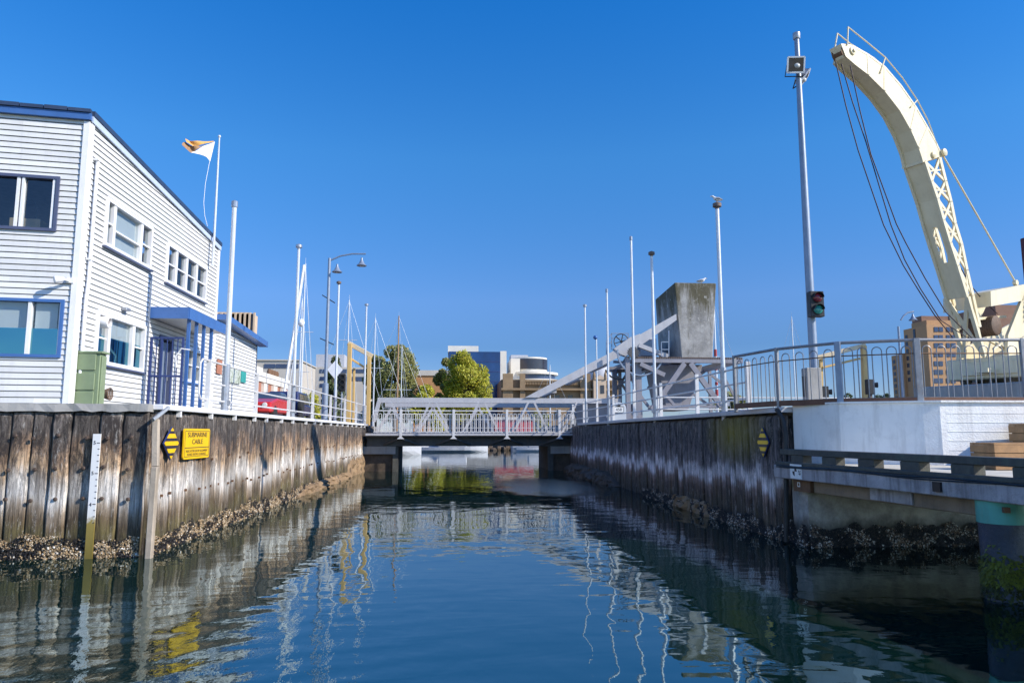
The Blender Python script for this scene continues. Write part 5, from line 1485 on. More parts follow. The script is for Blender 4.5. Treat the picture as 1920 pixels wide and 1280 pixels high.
# machinery frame
fo = nn * .35
mb = MB(); mb.prism([J(1837, 549) + fo, J(1912, 534) + fo, J(1900, 566) + fo, J(1838, 577) + fo], nn * -1.6); mb.build('head_beam', M['cream'], cr)
for off in (fo, fo - nn * 1.6):
    mb = MB(); mb.prism([J(1906, 540) + off, J(1928, 540) + off, J(1890, 628) + off, J(1884, 668) + off, J(1868, 668) + off, J(1870, 630) + off], nn * -.10)
    mb.build('side_frame', M['cream'], cr)
    mb = MB(); mb.prism([J(1888, 640) + off, J(1990, 585) + off, J(1990, 668) + off, J(1884, 668) + off], nn * -.08); mb.build('cheek_plate', M['cream'], cr)
c1, c2_ = J(1842, 611) - nn * 1.2, J(1892, 604) - nn * 1.2
mb = MB(); cc_ = J(1866, 610); mb.lathe([(.30, -1.3), (.34, -1.28), (.34, .05), (.30, .07)], cc_, 24, nn)
for k in range(16): mb.lathe([(.345, -1.2 + k * .078), (.36, -1.18 + k * .078), (.345, -1.14 + k * .078)], cc_, 20, nn)
mb.build('winch_drum', M['drum'], cr)
mb = MB(); c = J(1948, 608) + nn * .45
rad = (J(1905, 608) - J(1948, 608)).length
ringp = [c + (dd * math.cos(a_) + V((0, 0, 1)) * math.sin(a_)) * rad for a_ in [2 * math.pi * k / 40 for k in range(41)]]
mb.tube(ringp, .07, 8)
for k in range(60):
    a_ = 2 * math.pi * k / 60; d_ = dd * math.cos(a_) + V((0, 0, 1)) * math.sin(a_); mb.bar(c + d_ * rad, c + d_ * (rad + .12), .045, .12, nn)
mb.build('gear_wheel', M['rust'], cr)
mb = MB(); mb.tube([c + (dd * math.cos(a_) + V((0, 0, 1)) * math.sin(a_)) * rad * .85 for a_ in [2 * math.pi * k / 40 for k in range(41)]], .06, 8)
for k in range(3): 
    a_ = math.pi * k / 3; d_ = dd * math.cos(a_) + V((0, 0, 1)) * math.sin(a_); mb.bar(c - d_ * rad * .84, c + d_ * rad * .84, .09, .06, nn)
mb.build('gear_spider', M['cream'], cr)
mb = MB(); a_, b_ = J(1846, 596), J(1896, 592); mb.bar(a_ - nn * .2, b_ - nn * .2, .09); mb.bar(J(1848, 634), J(1885, 655), .08); mb.bar(J(1850, 655) + nn * .2, J(1880, 636) + nn * .2, .06); mb.build('shaft', M['cream'], cr)
# slewing carriage on its plinth
zc = at(1850, 716, D=CD).z; zc1 = at(1850, 672, D=CD).z; zpl = at(1850, 722, D=CD).z
cx, cy = at(1870, 700, D=CD).x + .3, at(1870, 700, D=CD).y + .3
def cbox(s0, s1, n0, n1, z0, z1): 
    o_ = V((cx, cy, 0)); return [o_ + dd * s + nn * n_ + V((0, 0, z)) for z in (z0, z1) for s, n_ in ((s0, n0), (s1, n0), (s1, n1), (s0, n1))]
MB().hexa(cbox(-3.0, .62, -1.4, 1.25, zc + .12, zc1 + .05)).build('carriage', M['cream'], cr, bevel=.04)
mb = MB(); mb.hexa(cbox(-.1, .58, 1.252, 1.33, zc + .2, zc1 - .1)); mb.hexa(cbox(-1.6, -.3, 1.252, 1.31, zc + .25, zc1 - .02)); mb.hexa(cbox(.622, .70, -.9, .9, zc + .25, zc1 - .12)); mb.build('cover_plate', M['cream'], cr, bevel=.015)
mb = MB()
for s in (.35, -.45, -1.25): mb.hexa(cbox(s - .3, s + .1, 1.26, 1.34, zc1 - .07, zc1 - .03)); mb.hexa(cbox(s - .2, s + .15, 1.335, 1.36, zc1 - .36, zc1 - .34))
mb.build('vent_slot', M['black'], cr)
mb = MB()
for s in (.2, -.9, -2.0):
    for n_ in (-1.0, 1.0): mb.lathe([(.2, -.09), (.24, -.08), (.24, .08), (.2, .09)], V((cx, cy, 0)) + dd * s + nn * n_ + V((0, 0, zpl + .22)), 16, nn)
mb.build('wheel', M['bridge_dark'], cr)
mb = MB(); mb.hexa(cbox(.5, 1.2, -.2, .25, zc1 - .5, zc1 - .36)); mb.build('buffer', M['cream'], cr)
mb = MB(); o_ = V((cx, cy, 2.74)); mb.hexa(cbox(-6, 1.7, -2.0, 2.0, 2.74, zpl)); tag(mb.build('crane_plinth', M['concrete'], bevel=.04), 'low pale concrete plinth carrying the cream crane', 'plinth')
# dark red stack at the picture's right edge
p0_ = at(1912, 448, Y=35)
tag(MB().box((p0_.x, 34, 2.74), (p0_.x + 1.6, 35, p0_.z)).build('brick_chimney', mat('dark_red_stack', (.10, .03, .035), .8, var=.2), bevel=.03), 'dark red square chimney stack just right of the crane', 'chimney')
p0_, p1_ = at(1858, 571, Y=60), at(1892, 640, Y=60)
# ------------------------------------------------------------------ yellow gate frames
def gate(pts, Y, label, base, w=.28):
    t = thing('gate_frame', base, label, 'gate frame', 'yellow gate frames at the bridge ends')
    for nm, (ua, va, ub, vb), dy, ww_ in pts:
        a_, b_ = at(ua, va, Y=Y + dy), at(ub, vb, Y=Y + dy)
        if nm == 'post': a_.z = 2.7; 
        MB().bar(a_, b_, ww_, ww_, (0, 1, 0)).build(nm, M['yellow_pale'] if nm == 'beam' else M['yellow'], t, bevel=.02)
    return t
b_ = at(655, 790, Y=48); gate([('post', (653, 795, 656, 644), 0, .27), ('post', (690, 795, 692.5, 668), 0, .25), ('beam', (653, 643, 698, 668), .3, .3), ('brace', (657, 672, 686, 690), .2, .14), ('post', (662, 795, 664, 690), 1.0, .15)], 48, 'yellow steel gate frame beside the sunlit end of the bridge', (b_.x, 48, 2.7))
b_ = at(1620, 745, Y=38); gate([('post', (1621, 745, 1619, 648), 0, .26), ('beam', (1530, 671, 1622, 647), .1, .24), ('brace', (1542, 689, 1612, 672), .1, .12), ('post', (1538, 745, 1539, 672), .3, .18)], 38, 'yellow steel gate frame behind the hoop railing', (b_.x, 38, 2.7))
for (u, v, lab) in ((1632, 725, 'dark signal box on the yellow frame behind the hoop railing'), (1546, 738, 'low dark signal box behind the tall column base')):
    p_ = at(u, v, Y=37); t = thing('signal_box', (p_.x, 37, 2.74), lab, 'signal')
    MB().box((p_.x - .2, 36.9, p_.z - .4), (p_.x + .2, 37.2, p_.z + .4)).build('housing', M['black'], t, bevel=.02)
    MB().box((p_.x - .08, 37.0, 2.74), (p_.x + .08, 37.16, p_.z - .41)).build('stand', M['grating'], t)
    MB().lathe([(.12, 0), (.15, .22), (.13, .22)], V((p_.x + .2, 37.05, p_.z + .1)), 10, (1, -.4, 0)).build('hood', M['black'], t)
# diamond warning sign and black signal on the left
p_ = at(628, 693, Y=40); t = thing('warning_sign', (p_.x, 40, 2.7), 'blank white diamond warning sign seen beside the twin lamp post', 'sign')
MB().prism([p_ + V((-.42, 0, 0)), p_ + V((0, 0, -.5)), p_ + V((.42, 0, 0)), p_ + V((0, 0, .5))], (0, .03, 0)).build('plate', M['white'], t)
MB().tube([V((p_.x, 40.06, 2.7)), p_ + V((0, .06, .3))], .03, 6).build('post', M['steel'], t)
p_ = at(641, 717, Y=42); t = thing('traffic_signal', (p_.x, 42, 2.7), 'black signal head with hooded lamps beside the yellow frame', 'signal')
MB().box((p_.x - .2, 41.9, p_.z - .5), (p_.x + .2, 42.2, p_.z + .5)).build('housing', M['black'], t, bevel=.02)
for dz in (.3, 0, -.3): MB().lathe([(.14, 0), (.14, .2), (.12, .2), (.12, .02)], V((p_.x, 41.9, p_.z + dz)), 12, (.3, -1, 0)).build('hood', M['black'], t)
MB().tube([V((p_.x, 42.1, 2.7)), V((p_.x, 42.1, p_.z - .51))], .05, 8).build('post', M['steel'], t)

# ------------------------------------------------------------------ vehicles behind the left rail
def wheel_part(t, c, r, w):
    ty = MB().lathe([(r * .6, -w / 2), (r * .95, -w / 2), (r, -w / 3), (r, w / 3), (r * .95, w / 2), (r * .6, w / 2)], c, 20, (1, 0, 0)).build('wheel', M['tyre'], t)
    MB().lathe([(r * .58, -w * .42), (r * .3, -w * .5), (r * .3, w * .5), (r * .58, w * .42)], c, 12, (1, 0, 0)).build('rim', M['steel'], ty)
def vehicle(name, x, y, prof, cabin, w, m, label, glassx, wl, r=.33):
    """side profile runs along Y"""
    t = thing(name, (x, y, 2.7), label, 'car')
    mb = MB(); mb.prism([V((x - w / 2, y + a_, 2.7 + b_)) for a_, b_ in prof], (w, 0, 0)); mb.build('body', m, t, bevel=.06)
    mb = MB(); cw = w * .86
    lo_ = [V((x - w * .48 * sx, y + a_, 2.7 + b_)) for sx in (1, -1) for a_, b_ in cabin[:2]]
    a0_, a1_ = cabin[0][0], cabin[1][0]; h0_ = cabin[0][1]; b0_, b1_, h1_ = cabin[2][0], cabin[3][0], cabin[2][1]
    mb.hexa([V((x - w * .48, y + a0_, 2.7 + h0_)), V((x + w * .48, y + a0_, 2.7 + h0_)), V((x + w * .48, y + a1_, 2.7 + h0_)), V((x - w * .48, y + a1_, 2.7 + h0_)), V((x - cw / 2, y + b0_, 2.7 + h1_)), V((x + cw / 2, y + b0_, 2.7 + h1_)), V((x + cw / 2, y + b1_, 2.7 + h1_)), V((x - cw / 2, y + b1_, 2.7 + h1_))])
    mb.build('cabin', m if glassx else M['carglass'], t, bevel=.05)
    if glassx:
        mb = MB()
        for sx in (1, -1):
            mb.hexa([V((x + sx * (w * .47 - .02), y + a0_ * .8, 2.7 + h0_ + .08)), V((x + sx * (w * .47 + .02), y + a0_ * .8, 2.7 + h0_ + .08)), V((x + sx * (w * .47 + .02), y + a1_ * .8, 2.7 + h0_ + .08)), V((x + sx * (w * .47 - .02), y + a1_ * .8, 2.7 + h0_ + .08)), V((x + sx * (cw / 2 - .0), y + b0_ * .8, 2.7 + h1_ - .12)), V((x + sx * (cw / 2 + .035), y + b0_ * .8, 2.7 + h1_ - .12)), V((x + sx * (cw / 2 + .035), y + b1_ * .8, 2.7 + h1_ - .12)), V((x + sx * (cw / 2 - .0), y + b1_ * .8, 2.7 + h1_ - .12))])
        mb.build('side_window', M['carglass'], t)
    for dy in wl:
        for sx in (-1, 1): wheel_part(t, V((x + sx * (w / 2 - .08), y + dy, 2.7 + r)), r, .2)
    return t
p_ = at(462, 760, Y=30.5)
rc = vehicle('parked_car', p_.x + .1, 32.6, [(-2.0, .35), (-1.95, .78), (-.75, .98), (1.9, .95), (2.05, .7), (2.0, .35)], [(-.7, .95), (1.5, .95), (.2, 1.30), (1.0, 1.30)], 1.72, M['carred'], 'red car with its bonnet showing behind the white railing', False, (-1.25, 1.25))
for sx in (-.6, .6): MB().lathe([(.11, 0), (.09, .05), (.0, .06)], V((p_.x + .1 + sx, 30.62, 3.36)), 12, (0, -1, 0)).build('headlight', M['lampglass'], rc)
jp = at(531, 760, Y=40)
jc = vehicle('parked_car', jp.x + .1, 41.2, [(-1.9, .45), (-1.9, 1.05), (1.9, 1.05), (1.9, .45)], [(-1.85, 1.03), (1.2, 1.03), (-1.7, 1.72), (.9, 1.72)], 1.75, M['carblue'], 'dark blue soft top off roader with a rear spare wheel', True, (-1.2, 1.25), .38)
wheel_part(jc, V((jp.x + 1.1, 39.2, 3.6)), .36, .22)

# ------------------------------------------------------------------ city beyond
def facade(name, label, cat, u0, u1, vtop, Y, depth, m, wins=None, wm=None, z0=2.3, group=None, roof=None, face='front'):
    a_, b_ = at(u0, vtop, Y=Y), at(u1, vtop, Y=Y); zt = (a_.z + b_.z) / 2
    t = thing(name, ((a_.x + b_.x) / 2, Y, z0), label, cat, group)
    MB().box((a_.x, Y, z0), (b_.x, Y + depth, zt)).build('walls', m, t)
    if wins:
        w0 = None
        for (wu0, wv0, wu1, wv1) in wins:
            p_, q_ = at(wu0, wv0, Y=Y), at(wu1, wv1, Y=Y)
            MB().box((p_.x, Y - .12, q_.z), (q_.x, Y + .3, p_.z)).build('window', wm or M['winblue'], t)
    if roof: MB().box((a_.x - .3, Y - .3, zt + .003), (b_.x + .3, Y + depth + .3, zt + roof)).build('roof', M['greyoffice'], t)
    return t
def grid(u0, u1, nu, v0, v1, nv, fu=.6, fv=.5):
    du, dv = (u1 - u0) / nu, (v1 - v0) / nv
    return [(u0 + i * du + du * (1 - fu) / 2, v0 + j * dv + dv * (1 - fv) / 2, u0 + i * du + du * (1 + fu) / 2, v0 + j * dv + dv * (1 + fv) / 2) for i in range(nu) for j in range(nv)]
# ribbed beige tower behind the white building
Y = 150
t = facade('office_tower', 'beige tower with tall vertical ribs behind the white building', 'building', 380, 470, 585, Y, 5.4, M['beige'])
for k in range(9):
    p_, q_ = at(391 + k * 9.0, 588, Y=Y), at(396.5 + k * 9.0, 760, Y=Y); MB().box((p_.x, Y - .1, q_.z), (q_.x, Y + .5, p_.z)).build('window_strip', M['windark'], t)
    MB().box((q_.x + .0, Y - .5, q_.z), (q_.x + .35, Y - .0, p_.z + .2)).build('rib', M['beige'], t)
# grey offices
t = facade('office_block', 'grey office block with blue ribbon windows and a blank sunlit end behind the yachts', 'building', 440, 562, 676, 150, 17, M['greyoffice'], [(496, 682, 516, 690), (518, 682, 545, 690), (548, 682, 560, 690)], roof=.25)
t = facade('office_block', 'plain grey office block behind the twin arm street lamp', 'building', 560, 690, 688, 180, 20, M['greyoffice'], [(600, 692, 612, 699), (600, 706, 612, 713), (600, 719, 612, 726), (640, 692, 650, 699), (660, 692, 685, 699), (640, 706, 685, 714)])
p_, q_ = at(593, 664, Y=184), at(645, 690, Y=184); MB().box((p_.x, 184, q_.z), (q_.x, 190, p_.z)).build('plant_room', M['dome'], t)
xb = at(478, 700, Y=64).x; zb = at(478, 693, Y=64).z
t = thing('brick_building', (xb - 4, 70, 2.68), 'low red brick building with a white parapet beside the wing', 'building')
MB().box((xb - 9, 64, 2.68), (xb, 77, zb - .9)).build('walls', M['brick'], t)
MB().box((xb - 9, 63.95, zb - .897), (xb + .12, 77.05, zb)).build('parapet', M['offwhite'], t)
for k in range(3):
    y = 66.2 + k * 3.6; MB().box((xb + .002, y, 2.68), (xb + .25, y + 1.4, zb - 1.0)).build('pilaster', M['offwhite'], t)
MB().box((xb + .002, 64.3, 3.4), (xb + .06, 66, 4.4)).build('wall_panel', M['offwhite'], t)
c0_ = None
for k in range(4):
    p_ = V((xb - .6, 71.2 + k * 1.0, zb))
    if c0_ is None: c0_ = MB().lathe([(.2, 0), (.22, .5), (.12, .7)], p_, 8).build('chimney_pot', M['rust'], t); cp_ = p_
    else: twin(c0_, p_ - cp_)
MB().box((xb - 2.2, 65, zb + .002), (xb - .5, 68.5, zb + .55)).build('roof_tank', M['offwhite'], t)
# orange brick between trees
facade('brick_building', 'orange brick building with a flat grey roof between the trees', 'building', 775, 850, 704, 165, 15, mat('orange_brick', (.40, .20, .08), .85, var=.15, scale=.5), roof=1.2)
t = facade('office_block', 'grey roofed block peeping over the trees', 'building', 783, 840, 694, 185, 15, M['dome'])
# blue glass building
t = facade('glass_building', 'dark blue glass office with a white roof box behind the lime tree', 'building', 842, 938, 659, 175, 30, M['blueglass'])
p_, q_ = at(840, 648, Y=178), at(897, 660, Y=178); MB().box((p_.x, 178, q_.z + .05), (q_.x, 200, p_.z)).build('roof_box', M['offwhite'], t)
p_, q_ = at(938.3, 659, Y=175), at(950, 659, Y=175); MB().box((p_.x, 175.5, 2.3), (q_.x, 204, p_.z + .2)).build('end_wall', M['offwhite'], t)
mb = MB(); p0_ = at(842, 659, Y=175); p1_ = at(938, 659, Y=175)
for k in range(1, 8): z_ = 2.3 + (p0_.z - 2.3) * k / 8; mb.box((p0_.x, 174.93, z_), (p1_.x, 174.999, z_ + .18))
mb.build('floor_bands', M['navy'], t)
# white rounded building
t = facade('apartment_building', 'white apartment block with rounded balconies behind the sandstone front', 'building', 958, 975, 672, 190, 14, M['offwhite'])
c = at(990, 700, Y=195)
for (v0, v1, r_, m_, nm) in ((672, 702, 4.6, 'offwhite', 'drum'), (675, 694, 4.75, 'windark', 'window_band'), (700, 704, 7.0, 'offwhite', 'balcony'), (704, 713, 6.2, 'winblue', 'window_band'), (713, 716, 7.2, 'offwhite', 'balcony'), (716, 735, 6.8, 'greyoffice', 'drum')):
    zt, zb = at(990, v0, Y=195).z, at(990, v1, Y=195).z
    MB().lathe([(r_, 0), (r_, zt - zb)], V((c.x + (1.2 if r_ > 5 else .6), 195, zb)), 24).build(nm, M[m_], t)
p_, q_ = at(958, 668, Y=196), at(990, 672, Y=196); MB().box((p_.x, 196, q_.z), (q_.x, 202, p_.z + .4)).build('roof_deck', M['dome'], t)
# sandstone public building with dome
Y = 160
t = facade('sandstone_building', 'brown sandstone public building with a balustrade and a small dome', 'building', 940, 1160, 712, Y, 25, M['sandstone'], grid(985, 1105, 5, 735, 790, 2, .35, .6), M['windark'])
for (u0, u1) in ((943, 962), (975, 985), (1088, 1108)):
    p_, q_ = at(u0, 700, Y=Y - 1), at(u1, 760, Y=Y - 1); MB().box((p_.x, Y - 1, 2.3), (q_.x, Y - .01, p_.z)).build('pier', M['sandstone'], t)
p_, q_ = at(940, 727, Y=Y - 1.5), at(1160, 732, Y=Y - 1.5); MB().box((p_.x, Y - 1.5, q_.z), (q_.x, Y - .02, p_.z)).build('cornice', M['sandstone'], t)
p_, q_ = at(985, 721, Y=Y - .6), at(1160, 723.5, Y=Y - .6); mb = MB(); z1_ = at(985, 715, Y=Y - .6).z
mb.box((p_.x, Y - .8, z1_), (q_.x, Y - .3, z1_ + .4))
for k in range(60): x = p_.x + (q_.x - p_.x) * k / 60; mb.box((x, Y - .7, p_.z), (x + .2, Y - .4, z1_ - .003))
mb.build('balustrade', M['sandstone'], t)
mb = MB(); c = at(1124, 706, Y=Y + 5); mb.lathe([(3.0, -2), (2.9, 0), (2.6, 1.2), (1.9, 2.2), (.9, 2.8), (.2, 3.0)], V((c.x, Y + 5, c.z)), 20); mb.build('dome', M['dome'], t)
p_ = at(1113, 711, Y=Y - 2); q_ = at(1137, 740, Y=Y - 2); mb = MB(); mb.box((p_.x, Y - 2, 2.3), (q_.x, Y - .05, p_.z)); mb.prism([V((p_.x - .2, Y - 2.2, p_.z)), V((q_.x + .2, Y - 2.2, p_.z)), V(((p_.x + q_.x) / 2, Y - 2.2, p_.z + 1.0))], (0, 1.8, 0)); mb.build('pedimented_bay', M['beige'], t)
p_ = at(1126, 722, Y=Y - 2); MB().box((p_.x, Y - 2.1, p_.z - 1.8), (p_.x + .8, Y - 1.9, p_.z)).build('window', M['windark'], t)
for u in (1114, 1135): p_ = at(u, 707, Y=Y - 2); MB().lathe([(.4, -.5), (.3, .4), (.35, .5), (.05, 1.4)], p_, 8).build('urn', M['sandstone'], t)
# brown hotel on the right
Y = 175
t = facade('hotel', 'tall orange brown hotel block with square windows left of the crane', 'building', 1737, 1800, 609, Y, 9.6, M['hotel'], [(u0, v, u1, v + 9) for v in (613, 628, 643, 660, 677, 693, 709, 725) for (u0, u1) in ((1751, 1759), (1760, 1768), (1774, 1781), (1783, 1792))], M['winblue'])
p_, q_ = at(1737, 600, Y=Y + 3), at(1800, 612, Y=Y + 3); MB().box((p_.x - .0, Y + 3, q_.z - .5), (q_.x, Y + 9.3, p_.z)).build('upper_storey', M['hotel'], t)
p_, q_ = at(1722, 592, Y=Y + 5), at(1778, 606, Y=Y + 5); MB().box((p_.x + .8, Y + 5, q_.z), (q_.x, Y + 9, p_.z)).build('penthouse', M['hotel_dark'], t)
xw = at(1737, 609, Y=Y).x
p_ = at(1690, 664, Y=Y + 9.7); MB().box((p_.x, Y + 9.7, 2.3), (p_.x + 12, Y + 14.2, p_.z)).build('wing', M['hotel'], t)
for k in range(7):
    z_ = p_.z - 1.2 - k * 1.65; MB().box((p_.x - .1, Y + 12.6, z_ - 1.0), (p_.x + .2, Y + 13.6, z_)).build('window', M['windark'], t)
for k in range(7):
    z_ = at(1737, 620, Y=Y).z - k * 1.9; MB().box((xw - .1, Y + 8.0, z_ - 1.1), (xw + .2, Y + 9.0, z_)).build('window', M['windark'], t)
MB().box((xw - .15, Y + 4.6, 2.3), (xw + .1, Y + 5.4, at(1737, 612, Y=Y).z)).build('recess', M['windark'], t)
facade('office_block', 'plain brown block glimpsed through the crane machinery', 'building', 1866, 1960, 572, 190, 20, M['hotel_dark'])
facade('kiosk', 'small red waterfront kiosk seen through the bridge railing', 'kiosk', 928, 1000, 786, 118, 5, M['redkiosk'], roof=.4)

# ------------------------------------------------------------------ trees
def tree(name, u, vtop, Y, hw, label, m, n, z_low=4.0, leaf=.35, seed=1, group=None, blobs=16, cone=False):
    r = random.Random(seed)
    top = at(u, vtop, Y=Y); bx = top.x; h = top.z - 2.3
    t = thing(name, (bx, Y, 2.3), label, 'tree', group)
    mb = MB(); mb.tube([V((bx, Y, 2.2)), V((bx + .1, Y, 2.3 + h * .3)), V((bx - .1, Y, 2.3 + h * .6)), V((bx, Y, 2.3 + h * .85))], [h * .03, h * .024, h * .015, h * .005], 8)
    cl = []
    for k in range(blobs):
        f = (k + .5) / blobs
        z = z_low + (top.z - z_low) * (f if cone else (.08 + .86 * f))
        g = (1 - f) * .95 + .05 if cone else math.sqrt(max(.06, 1 - ((f - .42) / .62) ** 2))
        a_ = r.uniform(0, 6.28); q_ = hw * g * (r.uniform(.3, .8))
        c = V((bx + q_ * math.cos(a_), Y + q_ * math.sin(a_), z))
        cl.append((c, hw * (.22 if cone else r.uniform(.20, .44)) * (.6 + .4 * g)))
        mb.tube([V((bx, Y, 2.3 + (z - 2.3) * .6)), c], [h * .010, h * .003], 5)
    mb.build('trunk', M['bark'], t)
    mb = MB()
    for _ in range(n):
        c, rad = cl[r.randrange(len(cl))]
        d = V((r.gauss(0, 1), r.gauss(0, 1), r.gauss(0, .85))).normalized() * rad * r.uniform(.45, 1.08) ** .7
        p_ = c + d
        s = leaf * r.uniform(.5, 1.2)
        e = V((r.gauss(0, 1), r.gauss(0, 1), r.gauss(0, 1))).normalized(); f = e.orthogonal().normalized() * s; e = e * s * .8
        k = r.uniform(.55, 1.45)
        mb.add([p_ - e, p_ + f * .6, p_ + e, p_ - f * .6], [(0, 1, 2, 3)], (k * r.uniform(.9, 1.15), k, k * .8))
    mb.build('crown', M[m], t, fix=False)
tree('broadleaf_tree', 744, 645, 128, 4.4, 'grey green bushy tree behind the yacht masts', 'leaf_olive', 20000, 4, .25, 21, blobs=44)
tree('broadleaf_tree', 706, 660, 132, 3.2, 'small grey green tree beside the yellow frame', 'leaf_olive', 7000, 4, .34, 27)
tree('broadleaf_tree', 872, 661, 122, 4.5, 'bright lime green tree in front of the blue glass office', 'leaf_lime', 24000, 4, .24, 22, blobs=48)
tree('broadleaf_tree', 842, 668, 127, 2.8, 'olive tree pressed against the lime green tree', 'leaf_olive', 7000, 4, .32, 29)
tree('broadleaf_tree', 800, 725, 118, 3.6, 'low yellow green tree between the two tall trees', 'leaf_lime', 7000, 3, .30, 23)
tree('broadleaf_tree', 1010, 776, 125, 2.5, 'low bush behind the bridge braces', 'leaf_olive', 2500, 3, .25, 24)
tree('conifer_tree', 628, 672, 110, 3.6, 'dark feathery conifer behind the twin arm street lamp', 'leaf_dark', 9000, 2.6, .32, 25, blobs=34, cone=True)
tree('shrub', 575, 737, 90, 2.6, 'rounded yellow green shrub behind the blue off roader', 'leaf_lime', 3500, 2.4, .22, 26)
tree('broadleaf_tree', 1372, 735, 150, 4, 'low tree glimpsed under the bridge tower platform', 'leaf_olive', 3000, 3, .4, 31)
tree('broadleaf_tree', 1655, 736, 300, 7, 'tiny distant tree beside the brown hotel', 'leaf_dark', 2500, 3, .7, 32)
tree('broadleaf_tree', 1580, 738, 320, 7, 'tiny distant tree under the yellow frame', 'leaf_dark', 2500, 3, .7, 33)

# ------------------------------------------------------------------ yachts in the inner dock
def hull(mb, x, y, L, B, fb, ang=0, draft=.5):
    ca, sa = math.cos(ang), math.sin(ang); n = 12; rows = []
    for i in range(n + 1):
        f = i / n; g = math.sin(min(1, (f * 1.15 + .25)) * math.pi * .62) if f < .65 else max(.02, math.cos((f - .65) / .35 * math.pi / 2))
        sh = fb * (1 + .35 * (f - .35) ** 2 * 2)
        rows.append([(f * L - L / 2, s * B / 2 * g * k, z) for s, k, z in ((-1, 1, sh), (-1, .96, fb * .4), (-1, .75, 0), (-1, .2, -draft), (1, .2, -draft), (1, .75, 0), (1, .96, fb * .4), (1, 1, sh))])
    k = 8; vs = [V((x + ca * a_ - sa * b_, y + sa * a_ + ca * b_, z)) for row in rows for a_, b_, z in row]
    fs = [(i * k + j, i * k + j + 1, (i + 1) * k + j + 1, (i + 1) * k + j) for i in range(n) for j in range(k - 1)] + [(i * k + 7, i * k, (i + 1) * k, (i + 1) * k + 7) for i in range(n)] + [tuple(range(8)), tuple(range(n * k, n * k + 8))]
    mb.add(vs, fs); return mb
def yacht(u, vtop, Y, label, ang=.3, wood=False, r=.075, spreaders=(.6,), L=10, extra=None, wide=1.0):
    top = at(u, vtop, Y=Y); x = top.x
    t = thing('yacht', (x, Y, 0), label, 'yacht', 'yachts moored in the inner dock')
    hull(MB(), x, Y, L, L * .3, 1.0, ang).build('hull', M['hullwhite'], t)
    ca, sa = math.cos(ang), math.sin(ang)
    MB().box((x - L * .12, Y - .9, 1.05), (x + L * .12, Y + .9, 1.6)).build('cabin', M['hullwhite'], t, bevel=.1)
    MB().tube([V((x, Y, 1.0)), V((x, Y, (1 + top.z) / 2)), top], [r, r * .9, r * .6], 8).build('mast', M['mastwood'] if wood else M['mast'], t)
    MB().tube([V((x, Y, 2.1)), V((x - ca * L * .38, Y - sa * L * .38, 2.0))], r * .7, 6).build('boom', M['mast'], t)
    mb = MB()
    for f in spreaders:
        z = 1 + (top.z - 1) * f; mb.tube([V((x - .85 * wide, Y, z)), V((x + .85 * wide, Y, z))], .03, 5)
    mb.build('spreader', M['mast'], t)
    mb = MB()
    for dx, dy in ((ca * L * .48, sa * L * .48), (-ca * L * .48, -sa * L * .48), (-1.4, .3), (1.4, -.3)): mb.tube([top - V((0, 0, .1)), V((x + dx, Y + dy, 1.1))], .013, 4)
    mb.build('stay', M['stay'], t)
    MB().tube([top, top + V((0, 0, .5))], .012, 4).build('aerial', M['stay'], t)
    return t, top
ya, tp_ = yacht(573, 494, 62, 'white sloop with the tallest mast, behind the white railing', 1.45, spreaders=(.62,), r=.09)
yacht(567, 560, 66, 'white sloop with a shorter mast close behind the tall sloop', 1.5, r=.075, spreaders=(.5,))
mb = MB(); mb.tube([at(570, 497, Y=62), at(533, 735, Y=59)], .10, 8); mb.build('furled_sail', M['flagwhite'], ya)
MB().ball(at(565, 605, Y=62), .28, .28, .35).build('radar_dome', M['white'], ya)
yacht(655, 562, 70, 'yacht with a blue banded mast behind the yellow frame', .4, spreaders=(.72,))
yb_ = at(655, 600, Y=70)
yacht(704, 596, 75, 'yacht with a slim bare mast in front of the small tree', .2)
yacht(748, 592, 88, 'tall wooden masted ketch with two wide yards before the bushy tree', .1, True, .11, (.415, .27), 12, wide=2.0)
yacht(754, 648, 90, 'ketch mizzen with a thin pale mast beside the wooden mast', .1, False, .06, (.4,))
yacht(1031, 684, 92, 'yacht with a short pale mast beside the white apartment block', .1, False, .09, ())
yacht(1484, 594, 72, 'yacht with a single pale mast behind the hoop railing', .3, False, .09, (.33,))
yr_, tr_ = yacht(1338, 566, 58, 'yacht with a red and white banded mast beside the counterweight', .3, False, .12, (.62, .3))
mb = MB()
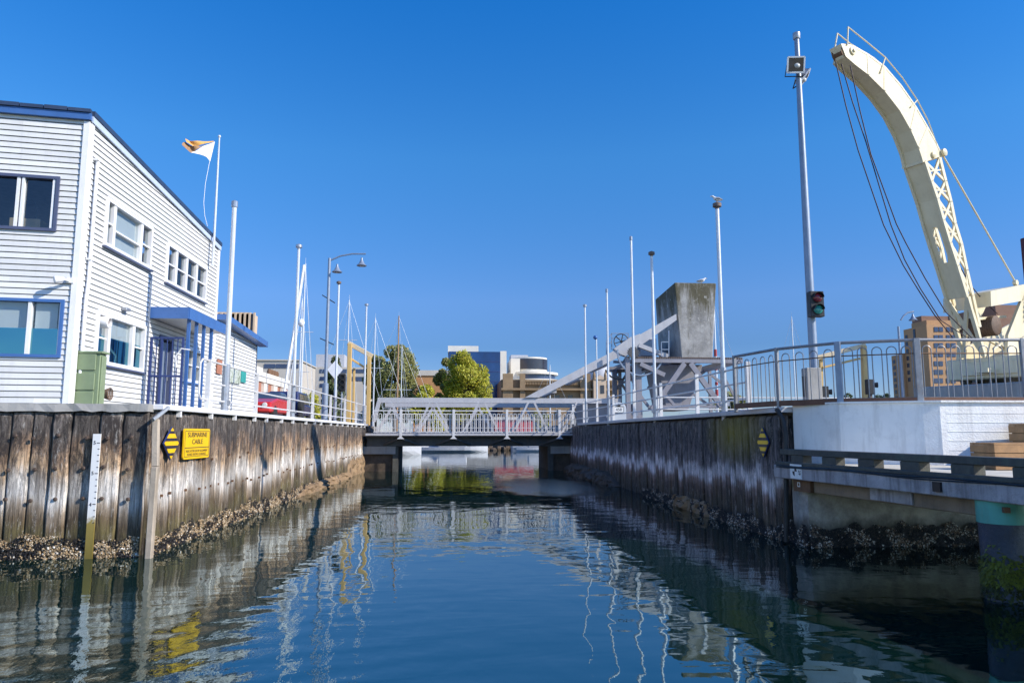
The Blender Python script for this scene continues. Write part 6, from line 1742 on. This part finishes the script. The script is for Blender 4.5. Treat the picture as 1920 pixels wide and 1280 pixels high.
for v0, v1 in ((655, 668), (676, 694), (716, 722), (730, 742)): mb.tube([V((tr_.x, 58, at(1347, v0, Y=58).z)), V((tr_.x, 58, at(1347, v1, Y=58).z))], .125, 10)
mb.build('red_band', M['hullred'], yr_)
p_ = at(1118, 634, Y=90); t = thing('mast_pole', (p_.x, 90, 0), 'thin pale pole with a small blue lamp above the bridge arm', 'pole')
MB().tube([V((p_.x, 90, 0)), p_], .09, 8).build('pole', M['pole'], t); MB().ball(p_ + V((-.1, 0, .1)), .3, .3, .28).build('lamp', M['blue'], t)
# hulls seen under the bridge
def long_boat(u0, u1, vwl, vtop, label, m2=None, L=None):
    w = at((u0 + u1) / 2, vwl, z=0); a_, b_ = at(u0, vwl, Y=w.y), at(u1, vwl, Y=w.y); fb = at(u0, vtop, Y=w.y).z
    t = thing('moored_boat', (w.x, w.y, 0), label, 'boat', 'boats moored beyond the bridge')
    L = b_.x - a_.x; o = hull(MB(), w.x, w.y, L, min(3.2, L * .3), max(.5, fb), 0).build('hull', M['hullwhite'], t)
    if m2: hull(MB(), w.x, w.y - .03, L * 1.005, min(3.2, L * .3) * 1.02, .16, 0).build('boot_stripe', m2, t)
    MB().box((w.x - L * .2, w.y - .6, fb), (w.x + L * .2, w.y + .6, fb + .9)).build('cabin', M['hullwhite'], t, bevel=.1)
    return t
long_boat(748, 780, 851, 836, 'white boat with a red waterline stripe under the bridge', M['hullred'])
long_boat(782, 915, 847, 838, 'long white hull moored beyond the bridge')
long_boat(968, 1040, 846, 838, 'white hull moored on the shaded side beyond the bridge')
r = random.Random(3); mb = MB()
for k in range(16):
    p_ = at(905 + k * 4.2, 846, z=0); mb.ball(V((p_.x, 94 + r.uniform(-.6, .4), r.uniform(0, .4))), r.uniform(.25, .55), .4, r.uniform(.25, .5), 7, 5)
tag(mb.build('rocks', M['darkrock']), 'dark riprap rocks at the far edge of the inner dock', 'rocks', kind='stuff')
# far quay wall
tag(MB().box((-120, 94.6, -1), (120, 94.99, 2.28)).build('quay_wall', M['concrete']), 'grey concrete quay wall on the far side of the inner dock', 'wall')
